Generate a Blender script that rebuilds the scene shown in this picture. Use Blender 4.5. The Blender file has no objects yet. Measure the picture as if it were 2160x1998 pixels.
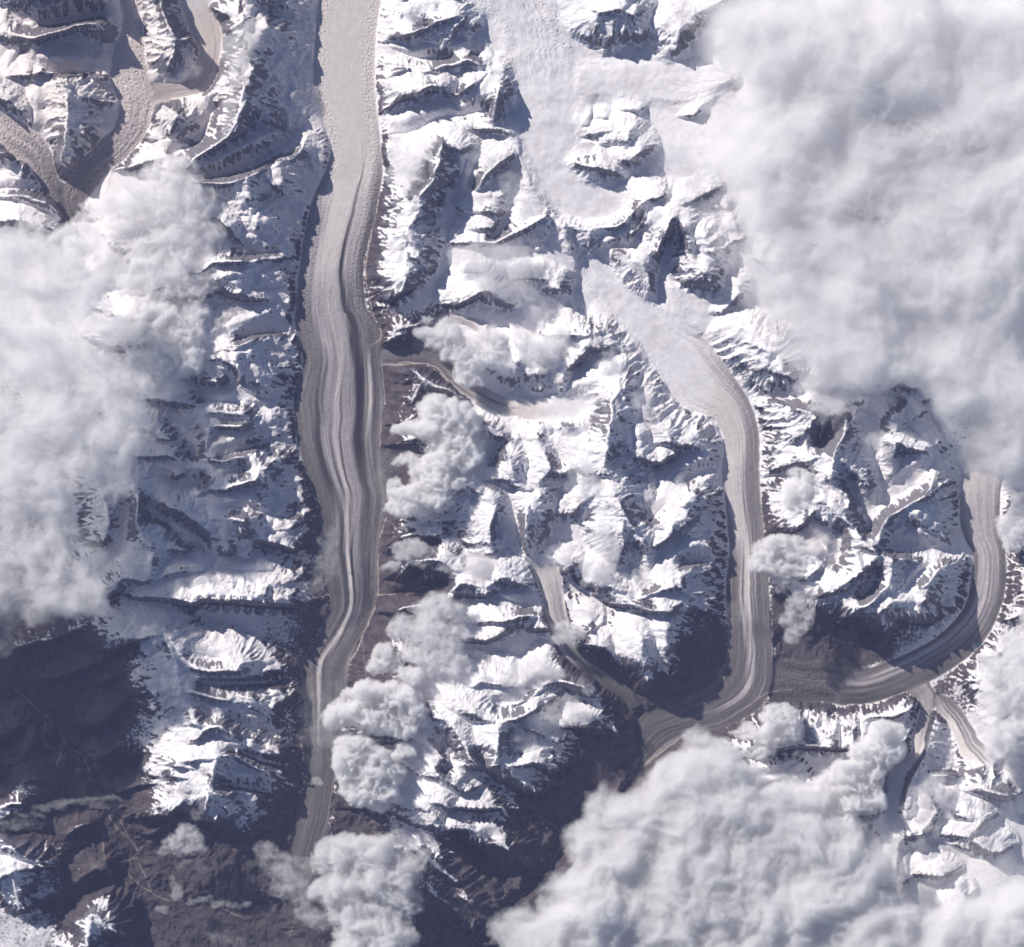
import bpy, math, time
import numpy as np
T0 = time.time()
# ------------------------------------------------------------------ camera, sky, sun, exposure
# 1 Blender unit = 100 m on the ground; the photograph is about 54 km wide, seen straight down from orbit.
S = 0.25                       # units per photograph pixel (2160 x 1998)
CAM_H = 4000.0
SUN_EL = math.radians(31.0)
SUN_DIR = np.array([0.70, -0.714])          # the way the sunlight travels over the ground (x right, y up the picture)
sc = bpy.context.scene
cam_d = bpy.data.cameras.new('camera')
cam = bpy.data.objects.new('camera', cam_d)
sc.collection.objects.link(cam)
cam.location = (0, 0, CAM_H)
cam_d.sensor_fit = 'HORIZONTAL'
cam_d.sensor_width = 36.0
cam_d.lens = 36.0 * (CAM_H - 14) / (2160 * S)
cam_d.clip_start = 10.0
cam_d.clip_end = 20000.0
sc.camera = cam

world = bpy.data.worlds.new('World')
sc.world = world
world.use_nodes = True
wn = world.node_tree
for n in list(wn.nodes):
    wn.nodes.remove(n)
sky = wn.nodes.new('ShaderNodeTexSky')
sky.sky_type = 'NISHITA'
sky.sun_disc = False
sky.sun_elevation = SUN_EL
sky.sun_rotation = math.atan2(-SUN_DIR[0], -SUN_DIR[1])
sky.altitude = 3500.0
sky.air_density = 1.0
sky.dust_density = 0.6
bg = wn.nodes.new('ShaderNodeBackground')
bg.inputs['Strength'].default_value = 0.07
wo = wn.nodes.new('ShaderNodeOutputWorld')
wn.links.new(sky.outputs[0], bg.inputs['Color'])
wn.links.new(bg.outputs[0], wo.inputs['Surface'])

sun_d = bpy.data.lights.new('sun', 'SUN')
sun_d.energy = 5.0
sun_d.angle = math.radians(0.5)
sun_d.color = (1.0, 0.925, 0.86)
sun = bpy.data.objects.new('sun', sun_d)
sc.collection.objects.link(sun)
from mathutils import Vector, Matrix
dvec = Vector((SUN_DIR[0] * math.cos(SUN_EL), SUN_DIR[1] * math.cos(SUN_EL), -math.sin(SUN_EL)))
sun.rotation_euler = dvec.to_track_quat('-Z', 'Y').to_euler()
sun.location = (-400, 400, 600)

sc.view_settings.view_transform = 'Standard'
sc.view_settings.look = 'None'
sc.view_settings.exposure = 0.09
sc.view_settings.gamma = 1.0
sc.view_settings.use_curve_mapping = False
sc.render.engine = 'CYCLES'
sc.cycles.use_denoising = True
sc.cycles.max_bounces = 18
sc.cycles.diffuse_bounces = 4
sc.cycles.transparent_max_bounces = 24
sc.cycles.volume_bounces = 10

# ------------------------------------------------------------------ noise helpers
rng = np.random.RandomState(7)
PERM = rng.permutation(512).astype(np.int32)
ANG = (rng.rand(512) * 2 * np.pi)
GX = np.cos(ANG).astype(np.float32)
GY = np.sin(ANG).astype(np.float32)
R1 = rng.rand(512).astype(np.float32)
R2 = rng.rand(512).astype(np.float32)

def h2(ix, iy, seed):
    return PERM[(PERM[(ix + seed * 37) & 511] + iy * 3 + seed * 11) & 511]

def perlin(x, y, seed=0):
    """gradient noise in about -1..1"""
    xf = np.floor(x); yf = np.floor(y)
    ix = xf.astype(np.int32); iy = yf.astype(np.int32)
    fx = (x - xf).astype(np.float32); fy = (y - yf).astype(np.float32)
    ux = fx * fx * fx * (fx * (fx * 6 - 15) + 10)
    uy = fy * fy * fy * (fy * (fy * 6 - 15) + 10)
    def g(dx, dy):
        h = h2(ix + dx, iy + dy, seed)
        return GX[h] * (fx - dx) + GY[h] * (fy - dy)
    a = g(0, 0); b = g(1, 0); c = g(0, 1); d = g(1, 1)
    return ((a + (b - a) * ux) + ((c + (d - c) * ux) - (a + (b - a) * ux)) * uy) * 1.5

def fbm(x, y, wl, octv=4, gain=0.5, seed=0, kind='n'):
    s = np.zeros(np.broadcast(x, y).shape, np.float32); a = 1.0; t = 0.0
    for o in range(octv):
        c, sn = math.cos(o * 1.1 + .3), math.sin(o * 1.1 + .3)
        n = perlin((x * c + y * sn) / wl + o * 7.3, (y * c - x * sn) / wl - o * 3.1, seed + o)
        if kind == 'r':
            n = 1 - np.abs(n) * 2
        elif kind == 'b':
            n = np.abs(n) * 2
        s += a * n; t += a
        a *= gain; wl = wl / 2.03
    return s / t

def sm(a, b, x):
    t = np.clip((x - a) / (b - a), 0, 1)
    return t * t * (3 - 2 * t)

def blur(a, r):
    """two passes of a box blur of half width r cells"""
    r = int(max(1, round(r)))
    for ax in (0, 1, 0, 1):
        p = np.pad(a, [(r + 1, r) if i == ax else (0, 0) for i in (0, 1)], mode='edge')
        c = np.cumsum(p, axis=ax, dtype=np.float64)
        n = a.shape[ax]
        if ax == 0:
            a = ((c[2 * r + 1:2 * r + 1 + n] - c[:n]) / (2 * r + 1)).astype(np.float32)
        else:
            a = ((c[:, 2 * r + 1:2 * r + 1 + n] - c[:, :n]) / (2 * r + 1)).astype(np.float32)
    return a

# ------------------------------------------------------------------ survey data (photograph pixels / 1.0811, y down = "map" units)
# a letter names a map sheet of 666 x 616 map units; sheet coordinates run three to one map unit
SHEET = {}
for i, ch in enumerate('ABCDEFGHI'):
    SHEET[ch] = ((i % 3) * 666.0, (i // 3) * 616.0)
def pts(sheet, txt):
    a = np.array([[float(v) for v in p.split(',')] for p in txt.split()])
    if sheet == 'M':
        return a * 1.0811
    ox, oy = SHEET[sheet]
    return (np.array([ox, oy]) + a / 3.0) * 1.0811

RIDGES = []
def R(sheet, z, txt):
    RIDGES.append((z if isinstance(z, (list, tuple)) else (z,), pts(sheet, txt)))
# ---- sheet A
R('A', (32, 34), '80,-30 330,-20 560,-60 640,-40')
R('A', (26, 20), '150,20 240,60 330,70'); R('A', (24, 20), '380,-10 440,30 500,20')
R('A', (22, 31, 33, 28), '30,190 190,240 330,215 450,165 600,148 635,200'); R('A', (28, 15), '635,200 640,270'); R('A', (26, 16), '195,240 208,330 190,420')
R('A', (25, 27, 26, 21), '170,450 250,425 380,450 500,440 620,462')
R('A', (27, 30, 26, 24, 11), '360,480 400,570 410,700 395,830 350,960 420,1075')
R('A', (30, 25, 16), '380,490 500,580 600,610 690,600'); R('A', (27, 20, 13), '400,600 520,690 640,790'); R('A', (26, 22, 12), '405,720 470,755 545,850 550,900')
R('A', (22, 16), '385,900 440,960 450,1020')
R('A', (27, 15), '390,560 300,620 250,640'); R('A', (27, 14), '400,660 330,720 290,760'); R('A', (24, 12), '390,850 340,880 315,900')
R('A', (24, 20, 14), '-20,590 80,605 140,660 205,748'); R('A', (25, 25, 17), '-20,905 120,900 155,950 120,1060')
R('A', (20, 22, 22, 14), '60,1160 150,1140 300,1200 370,1270'); R('A', (20, 22, 16), '-20,1320 120,1290 240,1330 330,1360')
R('A', (31, 31, 30, 29), '930,-30 960,80 1000,170 1040,245'); R('A', (29, 22, 13), '1040,245 950,300 855,395'); R('A', (29, 25, 13), '1040,250 1020,350 960,430 945,465')
R('A', (29, 27, 17), '1050,245 1150,235 1158,300'); R('A', (24, 18), '1040,250 1090,340 1080,400')
for yy in (20, 70, 120, 170, 220, 270):
    R('A', (28, 15), '%d,%d %d,%d' % (950 + yy * .25, yy, 800 + yy * .2, yy + 50))
R('A', (28, 29, 28), '1420,-30 1500,10 1650,-30 1850,-30'); R('A', (33, 30), '1500,10 1480,70 1450,140 1340,190'); R('A', (24, 28), '1180,-10 1250,60 1400,120')
R('A', (30, 32, 27, 30, 22), '1460,150 1540,175 1630,225 1690,205 1760,185 1830,205'); R('A', (30, 22), '1690,205 1640,280 1600,300')
R('A', (33, 36, 37, 34, 32, 28, 26), '1530,180 1522,270 1480,430 1430,640 1355,810 1280,860 1140,950 1105,1000')
R('A', (35, 28, 14), '1525,270 1600,330 1700,420 1722,440'); R('A', (34, 30, 22, 13), '1430,600 1560,660 1650,750 1722,850'); R('A', (30, 26), '1480,430 1560,520 1660,560')
R('A', (27, 29, 31, 30, 23, 19), '1150,1065 1300,1095 1440,1055 1560,1000 1700,950 1830,870 1892,862'); R('A', (19, 12), '1892,862 1897,960 1890,1080')
R('A', (29, 24), '1450,1060 1462,1160 1470,1260'); R('A', (26, 22, 15), '1600,1000 1640,1080 1740,1160 1800,1200')
R('A', (24, 24, 14), '1480,1290 1600,1365 1720,1355 1780,1330'); R('A', (23, 21), '1450,1190 1490,1330 1560,1400')
R('A', (24, 27, 27, 17), '1170,1610 1260,1545 1420,1545 1560,1528 1705,1512'); R('A', (24, 26, 18), '1240,1260 1330,1330 1420,1440')
R('A', (22, 26, 24, 14), '1180,1645 1290,1612 1400,1660 1480,1730 1620,1765 1700,1770')
R('A', (20, 27, 20), '930,600 990,640 1055,690 1150,745'); R('A', (27, 22), '1055,690 1000,770 1000,800'); R('A', (25, 16), '950,610 880,700 860,750')
R('A', (22, 18), '1290,450 1235,525 1200,570'); R('A', (23, 20), '1335,625 1255,690 1270,800'); R('A', (19, 18), '820,800 900,822 990,800'); R('A', (18, 17), '740,900 850,895 920,850')
R('A', (13, 20, 22), '620,1005 760,985 900,950 1000,915'); R('A', (17, 21, 18), '700,1350 850,1500 900,1560')
R('A', (22, 22), '1040,1700 1130,1690 1180,1750')
# ---- sheet B
R('B', (17, 22, 27), '240,170 360,115 480,22 560,60'); R('B', (17, 24), '240,92 310,45 400,-20'); R('B', (24, 30), '560,60 650,-40')
R('B', (16, 25, 30, 31, 26), '230,240 400,215 560,150 700,105 745,125 770,190'); R('B', (30, 26, 18), '720,120 650,200 600,300 540,345')
R('B', (26, 24, 18), '745,125 740,250 800,330'); R('B', (22, 18), '430,165 500,150')
R('B', (22, 27, 29, 27), '480,430 600,398 690,388 745,360 800,380 830,425'); R('B', (27, 20), '690,390 685,480 680,550')
R('B', (15, 22, 23), '215,485 300,440 400,405'); R('B', (26, 28, 27, 26), '680,565 760,508 850,442 930,430 970,410')
R('B', (28, 31, 30, 24), '1010,545 930,520 910,600 890,700 892,765'); R('B', (28, 20), '930,530 960,620 940,700')
R('B', (15, 25, 28, 28), '240,620 330,590 450,560 530,508 600,535'); R('B', (16, 20), '225,640 300,640')
R('B', (20, 22, 24, 25, 25, 24, 23.5, 23), '620,725 720,703 770,755 850,772 940,760 1030,815 1060,935 1080,1000')
R('B', (23, 23, 23, 24, 26, 26, 28, 28, 27, 28, 30), '1080,1000 1110,1100 1180,1200 1230,1275 1300,1322 1380,1335 1455,1362 1500,1320 1600,1335 1640,1310 1700,1250 1780,1180 1850,1175')
R('B', (30, 32, 31, 30, 30, 27), '600,840 565,960 540,1060 500,1120 430,1180 385,1300 365,1390'); R('B', (25, 27), '600,840 680,860 715,890')
R('B', (29, 16), '540,1050 400,1130 260,1170'); R('B', (28, 14), '430,1180 330,1200 220,1160'); R('B', (27, 13), '385,1300 280,1280 210,1270')
R('B', (26, 30, 28, 23, 15), '330,1400 365,1430 330,1520 300,1600 240,1680'); R('B', (30, 26, 20), '360,1430 440,1510 500,1600'); R('B', (26, 22), '380,1610 360,1700 280,1760')
R('B', (27, 14), '360,1435 260,1400 170,1340'); R('B', (25, 12), '330,1540 220,1540 160,1510'); R('B', (23, 12), '300,1620 200,1610 150,1630')
R('B', (26, 27, 23), '990,930 905,975 830,1050 790,1120'); R('B', (24, 22), '970,1140 880,1165 800,1230'); R('B', (23, 24, 27, 28), '770,1425 900,1432 1000,1390 1100,1340 1210,1270')
R('B', (26, 23), '850,1240 930,1260 980,1220'); R('B', (24, 23), '840,1350 900,1340')
R('B', (27, 22, 18), '1300,1330 1330,1450 1380,1560'); R('B', (26, 22), '1200,1280 1180,1400 1150,1470'); R('B', (26, 18), '1455,1362 1450,1480 1400,1580')
R('B', (24, 31, 30, 20), '1540,1600 1580,1650 1680,1605 1740,1640 1800,1720'); R('B', (30, 20), '1680,1605 1690,1510'); R('B', (24, 16), '1640,1630 1560,1720 1530,1780'); R('B', (24, 22), '1600,1490 1680,1520')
R('B', (28, 32, 30, 24), '1990,1240 1935,1290 1885,1400 1840,1500'); R('B', (26, 20), '1935,1290 1990,1400'); R('B', (27, 25), '1780,1180 1770,1300 1690,1380')
for a in ('1500,90 1480,200 1442,290', '1600,95 1570,230 1520,340', '1660,95 1650,230 1615,320', '1710,110 1755,200 1740,290'):
    R('B', (33, 30, 21), a)
R('B', (34, 35, 34), '1500,85 1560,88 1640,75 1710,110'); R('B', (35, 34), '1640,75 1670,-40'); R('B', (34, 26), '1980,180 1960,290 1920,360')
R('B', (29, 22), '1190,-30 1260,60'); R('B', (24, 28, 22), '1310,770 1362,712 1450,745'); R('B', (25, 25), '1540,688 1600,712'); R('B', (28, 27, 24), '1620,775 1600,830 1560,850'); R('B', (25, 27), '1470,800 1530,778 1620,770')
R('B', (27, 24), '1690,645 1740,650 1735,700'); R('B', (30, 30, 26), '1680,770 1670,880'); R('B', (28, 30, 28), '1770,850 1725,920 1690,960'); 
R('B', (24, 27, 28, 27, 22), '1335,945 1400,970 1470,990 1530,995 1600,1015 1670,1045'); R('B', (26, 24), '1470,990 1465,1080')
R('B', (22, 25, 24, 20), '690,1790 780,1740 860,1705 950,1755 1000,1800'); R('B', (24, 25), '1100,1640 1200,1635 1295,1710'); R('B', (22, 22), '790,1590 850,1600')
R('B', (22, 26), '880,380 960,410')
# ---- sheet C
R('C', (28, 28), '0,1210 60,1180 150,1140'); R('C', (31, 29, 24), '-20,1330 40,1440 80,1530'); R('C', (26, 31, 22), '30,1520 95,1560 150,1660 210,1700'); R('C', (25, 25), '240,1200 290,1300 330,1420')
R('C', (30, 29, 24), '120,1400 170,1480 210,1560'); R('C', (24, 20), '330,1680 290,1780 220,1830'); R('C', (30, 30), '600,1540 680,1480'); R('C', (28, 30), '20,120 160,60 300,-20'); R('C', (28, 28), '500,1000 800,1100 1200,1300')
R('C', (26, 26), '60,680 130,600 180,560'); R('C', (28, 30, 28), '1000,300 1300,700 1700,900')
# ---- sheet D
R('D', (19, 19, 20, 18), '1160,-20 1190,80 1240,210 1290,260'); R('D', (20, 23, 23, 15), '1240,212 1380,195 1480,150 1580,138 1650,182 1750,192')
R('D', (24, 22, 19, 9), '1390,262 1520,288 1600,262 1680,230 1765,250'); R('D', (22, 17, 8), '1420,375 1560,400 1640,440 1715,465'); R('D', (24, 22), '1270,240 1400,300 1460,380')
R('D', (16, 12), '1590,300 1640,370 1740,360')
R('D', (20, 22, 21, 20, 14), '1180,545 1260,566 1400,578 1500,592 1590,640'); R('D', (20, 24, 25, 24, 13), '1235,645 1330,657 1430,647 1560,657 1695,682')
R('D', (20, 20, 20, 18), '1190,545 1225,620 1225,700 1210,790')
R('D', (22, 24, 22, 17, 8), '1240,850 1330,852 1420,832 1480,802 1580,782 1670,800'); R('D', (22, 14, 7), '1590,845 1650,850 1740,885'); R('D', (24, 18, 7), '1560,900 1650,900 1810,968')
R('D', (20, 22, 21), '1420,1010 1480,965 1560,900'); R('D', (24, 25, 25, 16, 6), '1325,1025 1400,992 1480,970 1560,962 1700,1022 1835,1110')
R('D', (18, 8), '1600,985 1700,980 1820,1030'); R('D', (20, 14, 7), '1560,1130 1650,1142 1740,1120'); 
R('D', (24, 25, 24, 20, 14, 7), '1325,1192 1400,1190 1480,1210 1560,1262 1680,1250 1780,1205 1865,1168'); R('D', (20, 14), '1500,1215 1560,1150 1600,1140')
R('D', (19, 12), '1590,1320 1660,1340 1725,1372'); R('D', (13, 6), '1750,1305 1850,1332'); R('D', (24, 18, 12), '1400,1190 1420,1300 1450,1420'); R('D', (23, 17), '1340,1200 1330,1300 1350,1400')
R('D', (18, 17, 8), '1300,1540 1500,1600 1700,1560 1830,1545'); R('D', (22, 23, 21, 14, 7), '1200,1652 1350,1672 1480,1662 1600,1692 1740,1702 1900,1662')
R('D', (20, 22, 20, 18), '740,800 880,830 1000,820 1080,880 1200,905'); R('D', (22, 23, 20), '970,1100 1080,1150 1200,1240 1290,1310'); R('D', (20, 20), '850,1205 980,1240'); R('D', (19, 20), '900,1372 1000,1362 1100,1382')
R('D', (21, 23, 24, 22, 20), '760,920 820,1065 795,1230 850,1300 912,1370 890,1490 865,1570'); R('D', (21, 20, 19), '865,1560 760,1530 690,1560 640,1640')
R('D', (22, 22), '860,660 940,700 1010,730'); R('D', (18, 20), '1120,1090 1250,1120'); R('D', (20, 20), '920,930 1060,945')
R('D', (16, 20, 17), '560,960 620,1080 650,1200 600,1340'); R('D', (20, 22), '920,1660 1050,1660 1150,1690'); R('D', (18, 18), '920,1550 1040,1500 1190,1490')
R('D', (24, 25), '800,0 830,100 780,200'); R('D', (24, 24), '1100,370 1200,390 1290,400'); R('D', (18, 22), '1160,1060 1190,1020 1250,960')
R('D', (22, 22), '950,490 1060,510 1180,530')
# ---- sheet E
R('E', (13, 17, 14), '240,130 330,85 460,60'); R('E', (14, 16, 10), '260,175 340,120 440,105'); R('E', (12, 20, 21, 20, 17), '340,305 430,315 490,385 570,425 650,435 745,490'); R('E', (20, 12, 6), '430,320 330,330 250,330')
R('E', (20, 12), '480,385 440,480 400,540'); R('E', (18, 6), '470,400 350,400 260,390'); R('E', (24, 20, 12), '1020,270 1010,380 1000,465'); R('E', (24, 19, 12), '1150,330 1170,440 1180,495')
R('E', (25, 26, 19), '1340,125 1470,122 1440,185 1370,270 1300,340 1290,450'); R('E', (26, 27, 27, 24, 17), '1470,122 1540,195 1620,148 1690,130 1725,205 1775,285')
R('E', (22, 23), '1830,320 1905,345'); R('E', (24, 26, 26), '1815,405 1900,388 1990,400'); R('E', (27, 29, 31, 32, 31, 29), '1700,410 1640,430 1600,520 1565,650 1552,780 1530,885')
R('E', (29, 26, 22, 14), '1530,885 1600,960 1680,1030 1765,1120 1782,1165'); R('E', (25, 22), '1740,700 1760,830 1860,870 1900,840'); R('E', (30, 26, 24), '1565,650 1640,690 1700,800'); R('E', (27, 24), '1900,600 1950,700 1998,760')
R('E', (22, 21), '1295,645 1380,662 1450,650'); R('E', (22, 23, 25, 24, 21), '1150,705 1162,780 1212,850 1225,900 1150,980 1172,1050')
R('E', (23, 24, 24, 20, 14), '1172,1050 1100,1110 1072,1250 1082,1390 1150,1440'); R('E', (24, 18), '1120,1100 1160,1200 1150,1300'); R('E', (24, 23), '1225,900 1290,930 1330,920'); R('E', (24, 23, 22), '920,960 985,965 1050,1010 1120,1020')
R('E', (24, 25, 24), '940,800 1000,870 1010,980'); R('E', (20, 22, 23), '1350,1170 1380,1110 1460,1058'); R('E', (21, 14), '1450,1120 1430,1200'); R('E', (27, 29, 27, 22, 17), '1560,980 1660,1175 1640,1260 1655,1330 1600,1500')
R('E', (28, 24, 16), '1660,1180 1740,1280 1780,1400 1820,1500'); R('E', (22, 24, 24, 21), '600,1120 650,1045 740,992 850,1050'); R('E', (23, 24, 24, 20), '850,1050 905,1120 880,1200 870,1300 885,1400')
R('E', (11, 18, 20, 20, 18), '240,1470 350,1475 520,1432 600,1440 700,1500'); R('E', (18, 9), '350,1480 360,1560'); R('E', (18, 21, 21, 20), '640,1612 720,1572 830,1590 850,1640'); R('E', (20, 23, 21, 14), '840,1590 960,1532 1050,1570 1145,1605')
R('E', (10, 15, 18), '230,1205 450,1195 650,1210'); R('E', (16, 8), '500,1210 380,1260 230,1280'); R('E', (12, 9), '430,1200 400,1160'); R('E', (12, 18), '230,1340 420,1280 560,1300')
R('E', (18, 22, 22, 16), '820,1800 980,1792 1100,1752 1195,1765'); R('E', (20, 23, 24), '1740,1660 1880,1605 1998,1592'); R('E', (20, 23, 24, 22), '1640,1645 1720,1690 1850,1730 1998,1750'); R('E', (19, 20), '1280,1490 1340,1470 1290,1510')
R('E', (14, 20), '300,1740 500,1700 640,1660'); R('E', (20, 21), '700,1100 820,1180'); R('E', (22, 22), '1700,1200 1840,1220 1900,1250')
R('E', (20, 25), '1820,1370 1900,1300 1998,1230'); R('E', (22, 16), '1560,1560 1680,1640 1820,1710')
R('E', (9, 15), '230,640 400,620'); R('E', (9, 15), '230,760 420,745'); R('E', (20, 20), '830,640 900,690 1000,740')
# ---- sheet F
R('F', (28, 27, 24, 17), '-10,590 100,580 210,608 240,700'); R('F', (26, 20, 13), '10,700 110,760 230,850'); R('F', (25, 24), '-20,430 20,405'); R('F', (25, 24), '-60,740 0,700 60,720')
R('F', (22, 25, 26, 17), '0,1122 100,1100 180,1030 222,1045'); 
for k, (a, b) in enumerate(((1060, 1130), (1100, 1190), (1150, 1250), (1200, 1310), (1280, 1370))):
    R('F', (25 - k * 1.5, 17, 9), '%d,%d %d,%d %d,%d' % (175 - k * 30, a, 220, (a + b) / 2, 272 - k * 3, b))
R('F', (25, 22, 22), '180,1035 80,1150 0,1200'); R('F', (19, 24, 22, 14), '-10,1570 100,1495 200,1478 252,1450'); R('F', (23, 16, 8), '100,1495 170,1570 265,1640'); R('F', (23, 16, 8), '40,1560 120,1680 262,1790'); R('F', (16, 8), '200,1490 262,1530')
R('F', (16, 22, 25, 27, 26, 22), '200,205 260,195 340,240 430,252 510,285 580,340 650,385'); R('F', (22, 14), '300,220 290,270 260,290'); R('F', (24, 18, 12), '430,252 360,330 300,320'); R('F', (24, 18), '500,280 480,400')
R('F', (25, 26), '360,140 450,190 520,230'); R('F', (12, 17), '450,470 560,450 690,480')
R('F', (28, 26, 24, 21, 11), '775,590 740,650 650,722 560,790 500,882'); R('F', (24, 26, 28), '560,530 690,560 775,590'); 
for a in ('560,540 500,600 455,660', '690,560 580,640 460,690', '740,640 600,660 450,720', '680,700 560,720 448,790', '620,745 520,780 442,840', '560,500 500,520 455,560'):
    R('F', (26, 18, 9), a)
R('F', (15, 22, 24, 26), '430,915 570,882 700,858 800,828 860,870'); R('F', (26, 30, 29, 28), '945,590 930,700 880,800 865,870 850,960'); R('F', (29, 24, 18), '945,595 990,690 1030,760'); R('F', (28, 26, 24, 22, 15), '900,830 960,880 1030,940 1100,1010 1142,1075')
R('F', (26, 28, 28, 26), '1180,362 1260,402 1285,365 1330,440 1390,430 1425,510'); R('F', (26, 24), '1195,600 1290,640'); R('F', (24, 22, 22), '1350,610 1390,680 1480,750'); R('F', (24, 26), '1200,420 1300,500 1360,600')
R('F', (26, 25, 24, 18), '1240,735 1330,780 1420,800 1425,880'); R('F', (25, 22, 18), '1240,740 1222,850 1212,950'); R('F', (26, 24), '1260,560 1240,660 1240,735')
R('F', (24, 27, 28, 27, 26, 26, 25, 26, 25), '1525,870 1520,940 1500,1000 1440,1062 1350,1090 1250,1152 1200,1172 1160,1235 1140,1300')
for k, a in enumerate((930, 980, 1040, 1090)):
    R('F', (25, 18, 11), '1520,%d 1580,%d 1640,%d' % (a - 20, a + 20, a + 75))
R('F', (25, 23, 19, 9), '1370,1160 1400,1210 1520,1260 1650,1340'); R('F', (24, 22, 14), '1400,1210 1500,1220 1620,1280')
R('F', (27, 27, 28, 27, 28, 28, 27, 27), '800,1080 860,1110 940,1190 1010,1262 1060,1340 1150,1390 1220,1412 1300,1422'); R('F', (27, 20), '1300,1422 1392,1445'); R('F', (26, 25), '850,960 900,1020 975,1060 955,1120'); R('F', (26, 25, 19), '1140,1300 1130,1350 1150,1390')
R('F', (27, 25, 24, 21), '1220,1412 1212,1500 1200,1585 1225,1640'); R('F', (24, 26, 27), '890,1605 1000,1535 1080,1472 1150,1395'); R('F', (23, 25, 25), '950,1760 1080,1690 1185,1585')
R('F', (22, 25, 23, 14), '1120,1760 1220,1692 1300,1742 1450,1800'); R('F', (22, 25, 25, 18), '1370,1600 1470,1562 1560,1502 1650,1440'); R('F', (25, 20), '1470,1562 1440,1650 1350,1700'); 
for k, a in enumerate((1480, 1530, 1590, 1650)):
    R('F', (22 - k, 15, 8), '%d,%d %d,%d %d,%d' % (1560 - k * 45, a, 1610, a + 70, 1648, a + 130))
R('F', (9, 19), '1890,1500 1998,1520'); R('F', (8, 20), '1860,1680 1998,1610'); R('F', (8, 18), '1800,1800 1998,1760'); R('F', (24, 26), '960,1230 1010,1400 1040,1480')
R('F', (20, 24, 24), '640,1270 700,1200 760,1150'); R('F', (14, 20), '500,1230 620,1150 680,1150'); R('F', (18, 22), '630,1640 740,1520 800,1470'); R('F', (14, 18), '490,1110 560,1000'); R('F', (24, 24), '1500,500 1600,620 1650,780'); R('F', (9, 20, 24), '1860,1180 1940,1100 2050,1060')
R('F', (21, 23, 24), '780,1640 870,1620 960,1600'); R('F', (22, 12, 4), '1215,1740 1190,1860 1150,2000'); R('F', (20, 10, 4), '900,1640 880,1780 860,1920')
# ---- sheet G
R('G', (20, 21, 22, 20, 12, 5), '1000,40 1100,190 1250,240 1400,232 1600,212 1745,205'); R('G', (20, 22, 21, 20, 20, 14, 4), '1055,335 1200,372 1330,402 1480,422 1550,392 1640,362 1785,362')
R('G', (19, 13, 6), '1540,425 1600,445 1665,472'); R('G', (18, 12, 4), '1500,440 1560,490 1655,562'); R('G', (19, 21, 20, 21, 20), '970,-10 985,60 1045,190 1060,335 1110,450')
R('G', (20, 22, 21, 20), '1110,450 1150,540 1220,560 1140,640'); R('G', (20, 23, 22, 20, 17, 11, 4), '1140,645 1220,562 1290,550 1390,602 1480,642 1600,692 1770,712')
R('G', (22, 18), '1290,552 1340,580 1390,650'); R('G', (20, 22, 21, 18, 12, 3), '1110,760 1280,732 1400,712 1470,772 1560,832 1690,905'); R('G', (14, 9), '1400,560 1500,590'); R('G', (17, 10), '1560,640 1680,740')
R('G', (22, 22, 23, 22, 19, 13), '1280,735 1242,860 1230,930 1330,962 1430,982 1560,1002'); R('G', (23, 20, 16), '1232,930 1205,1040 1285,1110'); R('G', (22, 17, 9), '1232,935 1300,1000 1400,1100 1470,1200'); R('G', (17, 8), '1430,982 1560,1060')
R('G', (19, 17), '1030,780 1150,800 1240,860'); R('G', (16, 20), '1000,850 1130,860 1240,900'); R('G', (12, 20), '880,380 1040,330'); R('G', (8, 18, 20), '640,120 780,60 940,20'); R('G', (19, 20), '1380,700 1420,740')
R('G', (4, 10, 19), '820,560 1000,520 1110,450'); R('G', (3, 8, 16), '600,300 800,200 970,80'); R('G', (2, 7), '500,220 700,100'); R('G', (4, 10, 18), '780,820 960,700 1120,650')
R('G', (4, 6, 5, 3), '-20,985 100,900 180,870 320,900'); R('G', (8, 11, 10), '-20,1050 60,1010 160,1020'); R('G', (17, 17, 15, 10, 6), '-20,1210 60,1240 130,1310 230,1370 335,1378')
R('G', (17, 16, 14, 9), '-30,1460 80,1408 180,1385 330,1378'); R('G', (15, 10), '80,1410 100,1550 130,1650'); R('G', (14, 8), '20,1450 40,1600'); R('G', (4, 10, 12, 10, 4), '400,1700 460,1690 540,1652 640,1742 760,1800')
R('G', (11, 12), '540,1655 520,1760 500,1860'); R('G', (2, 4, 5), '440,1612 540,1562 640,1530'); R('G', (1, 4, 3), '340,1240 430,1165 530,1125'); R('G', (1, 3), '420,1480 560,1390 600,1380')
R('G', (2, 8, 12, 14), '790,1100 980,1082 1060,1000 1110,950'); R('G', (3, 6, 9), '700,940 860,900 1000,870'); R('G', (1, 3), '860,1200 940,1150'); R('G', (4, 4), '-20,620 120,560'); R('G', (6, 6), '100,100 300,60 500,-30')
R('G', (3, 2), '200,600 120,760'); R('G', (4, 4), '340,280 520,200'); R('G', (5, 3), '560,560 700,420 760,360'); R('G', (3, 6), '560,760 760,640 880,600')
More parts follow.
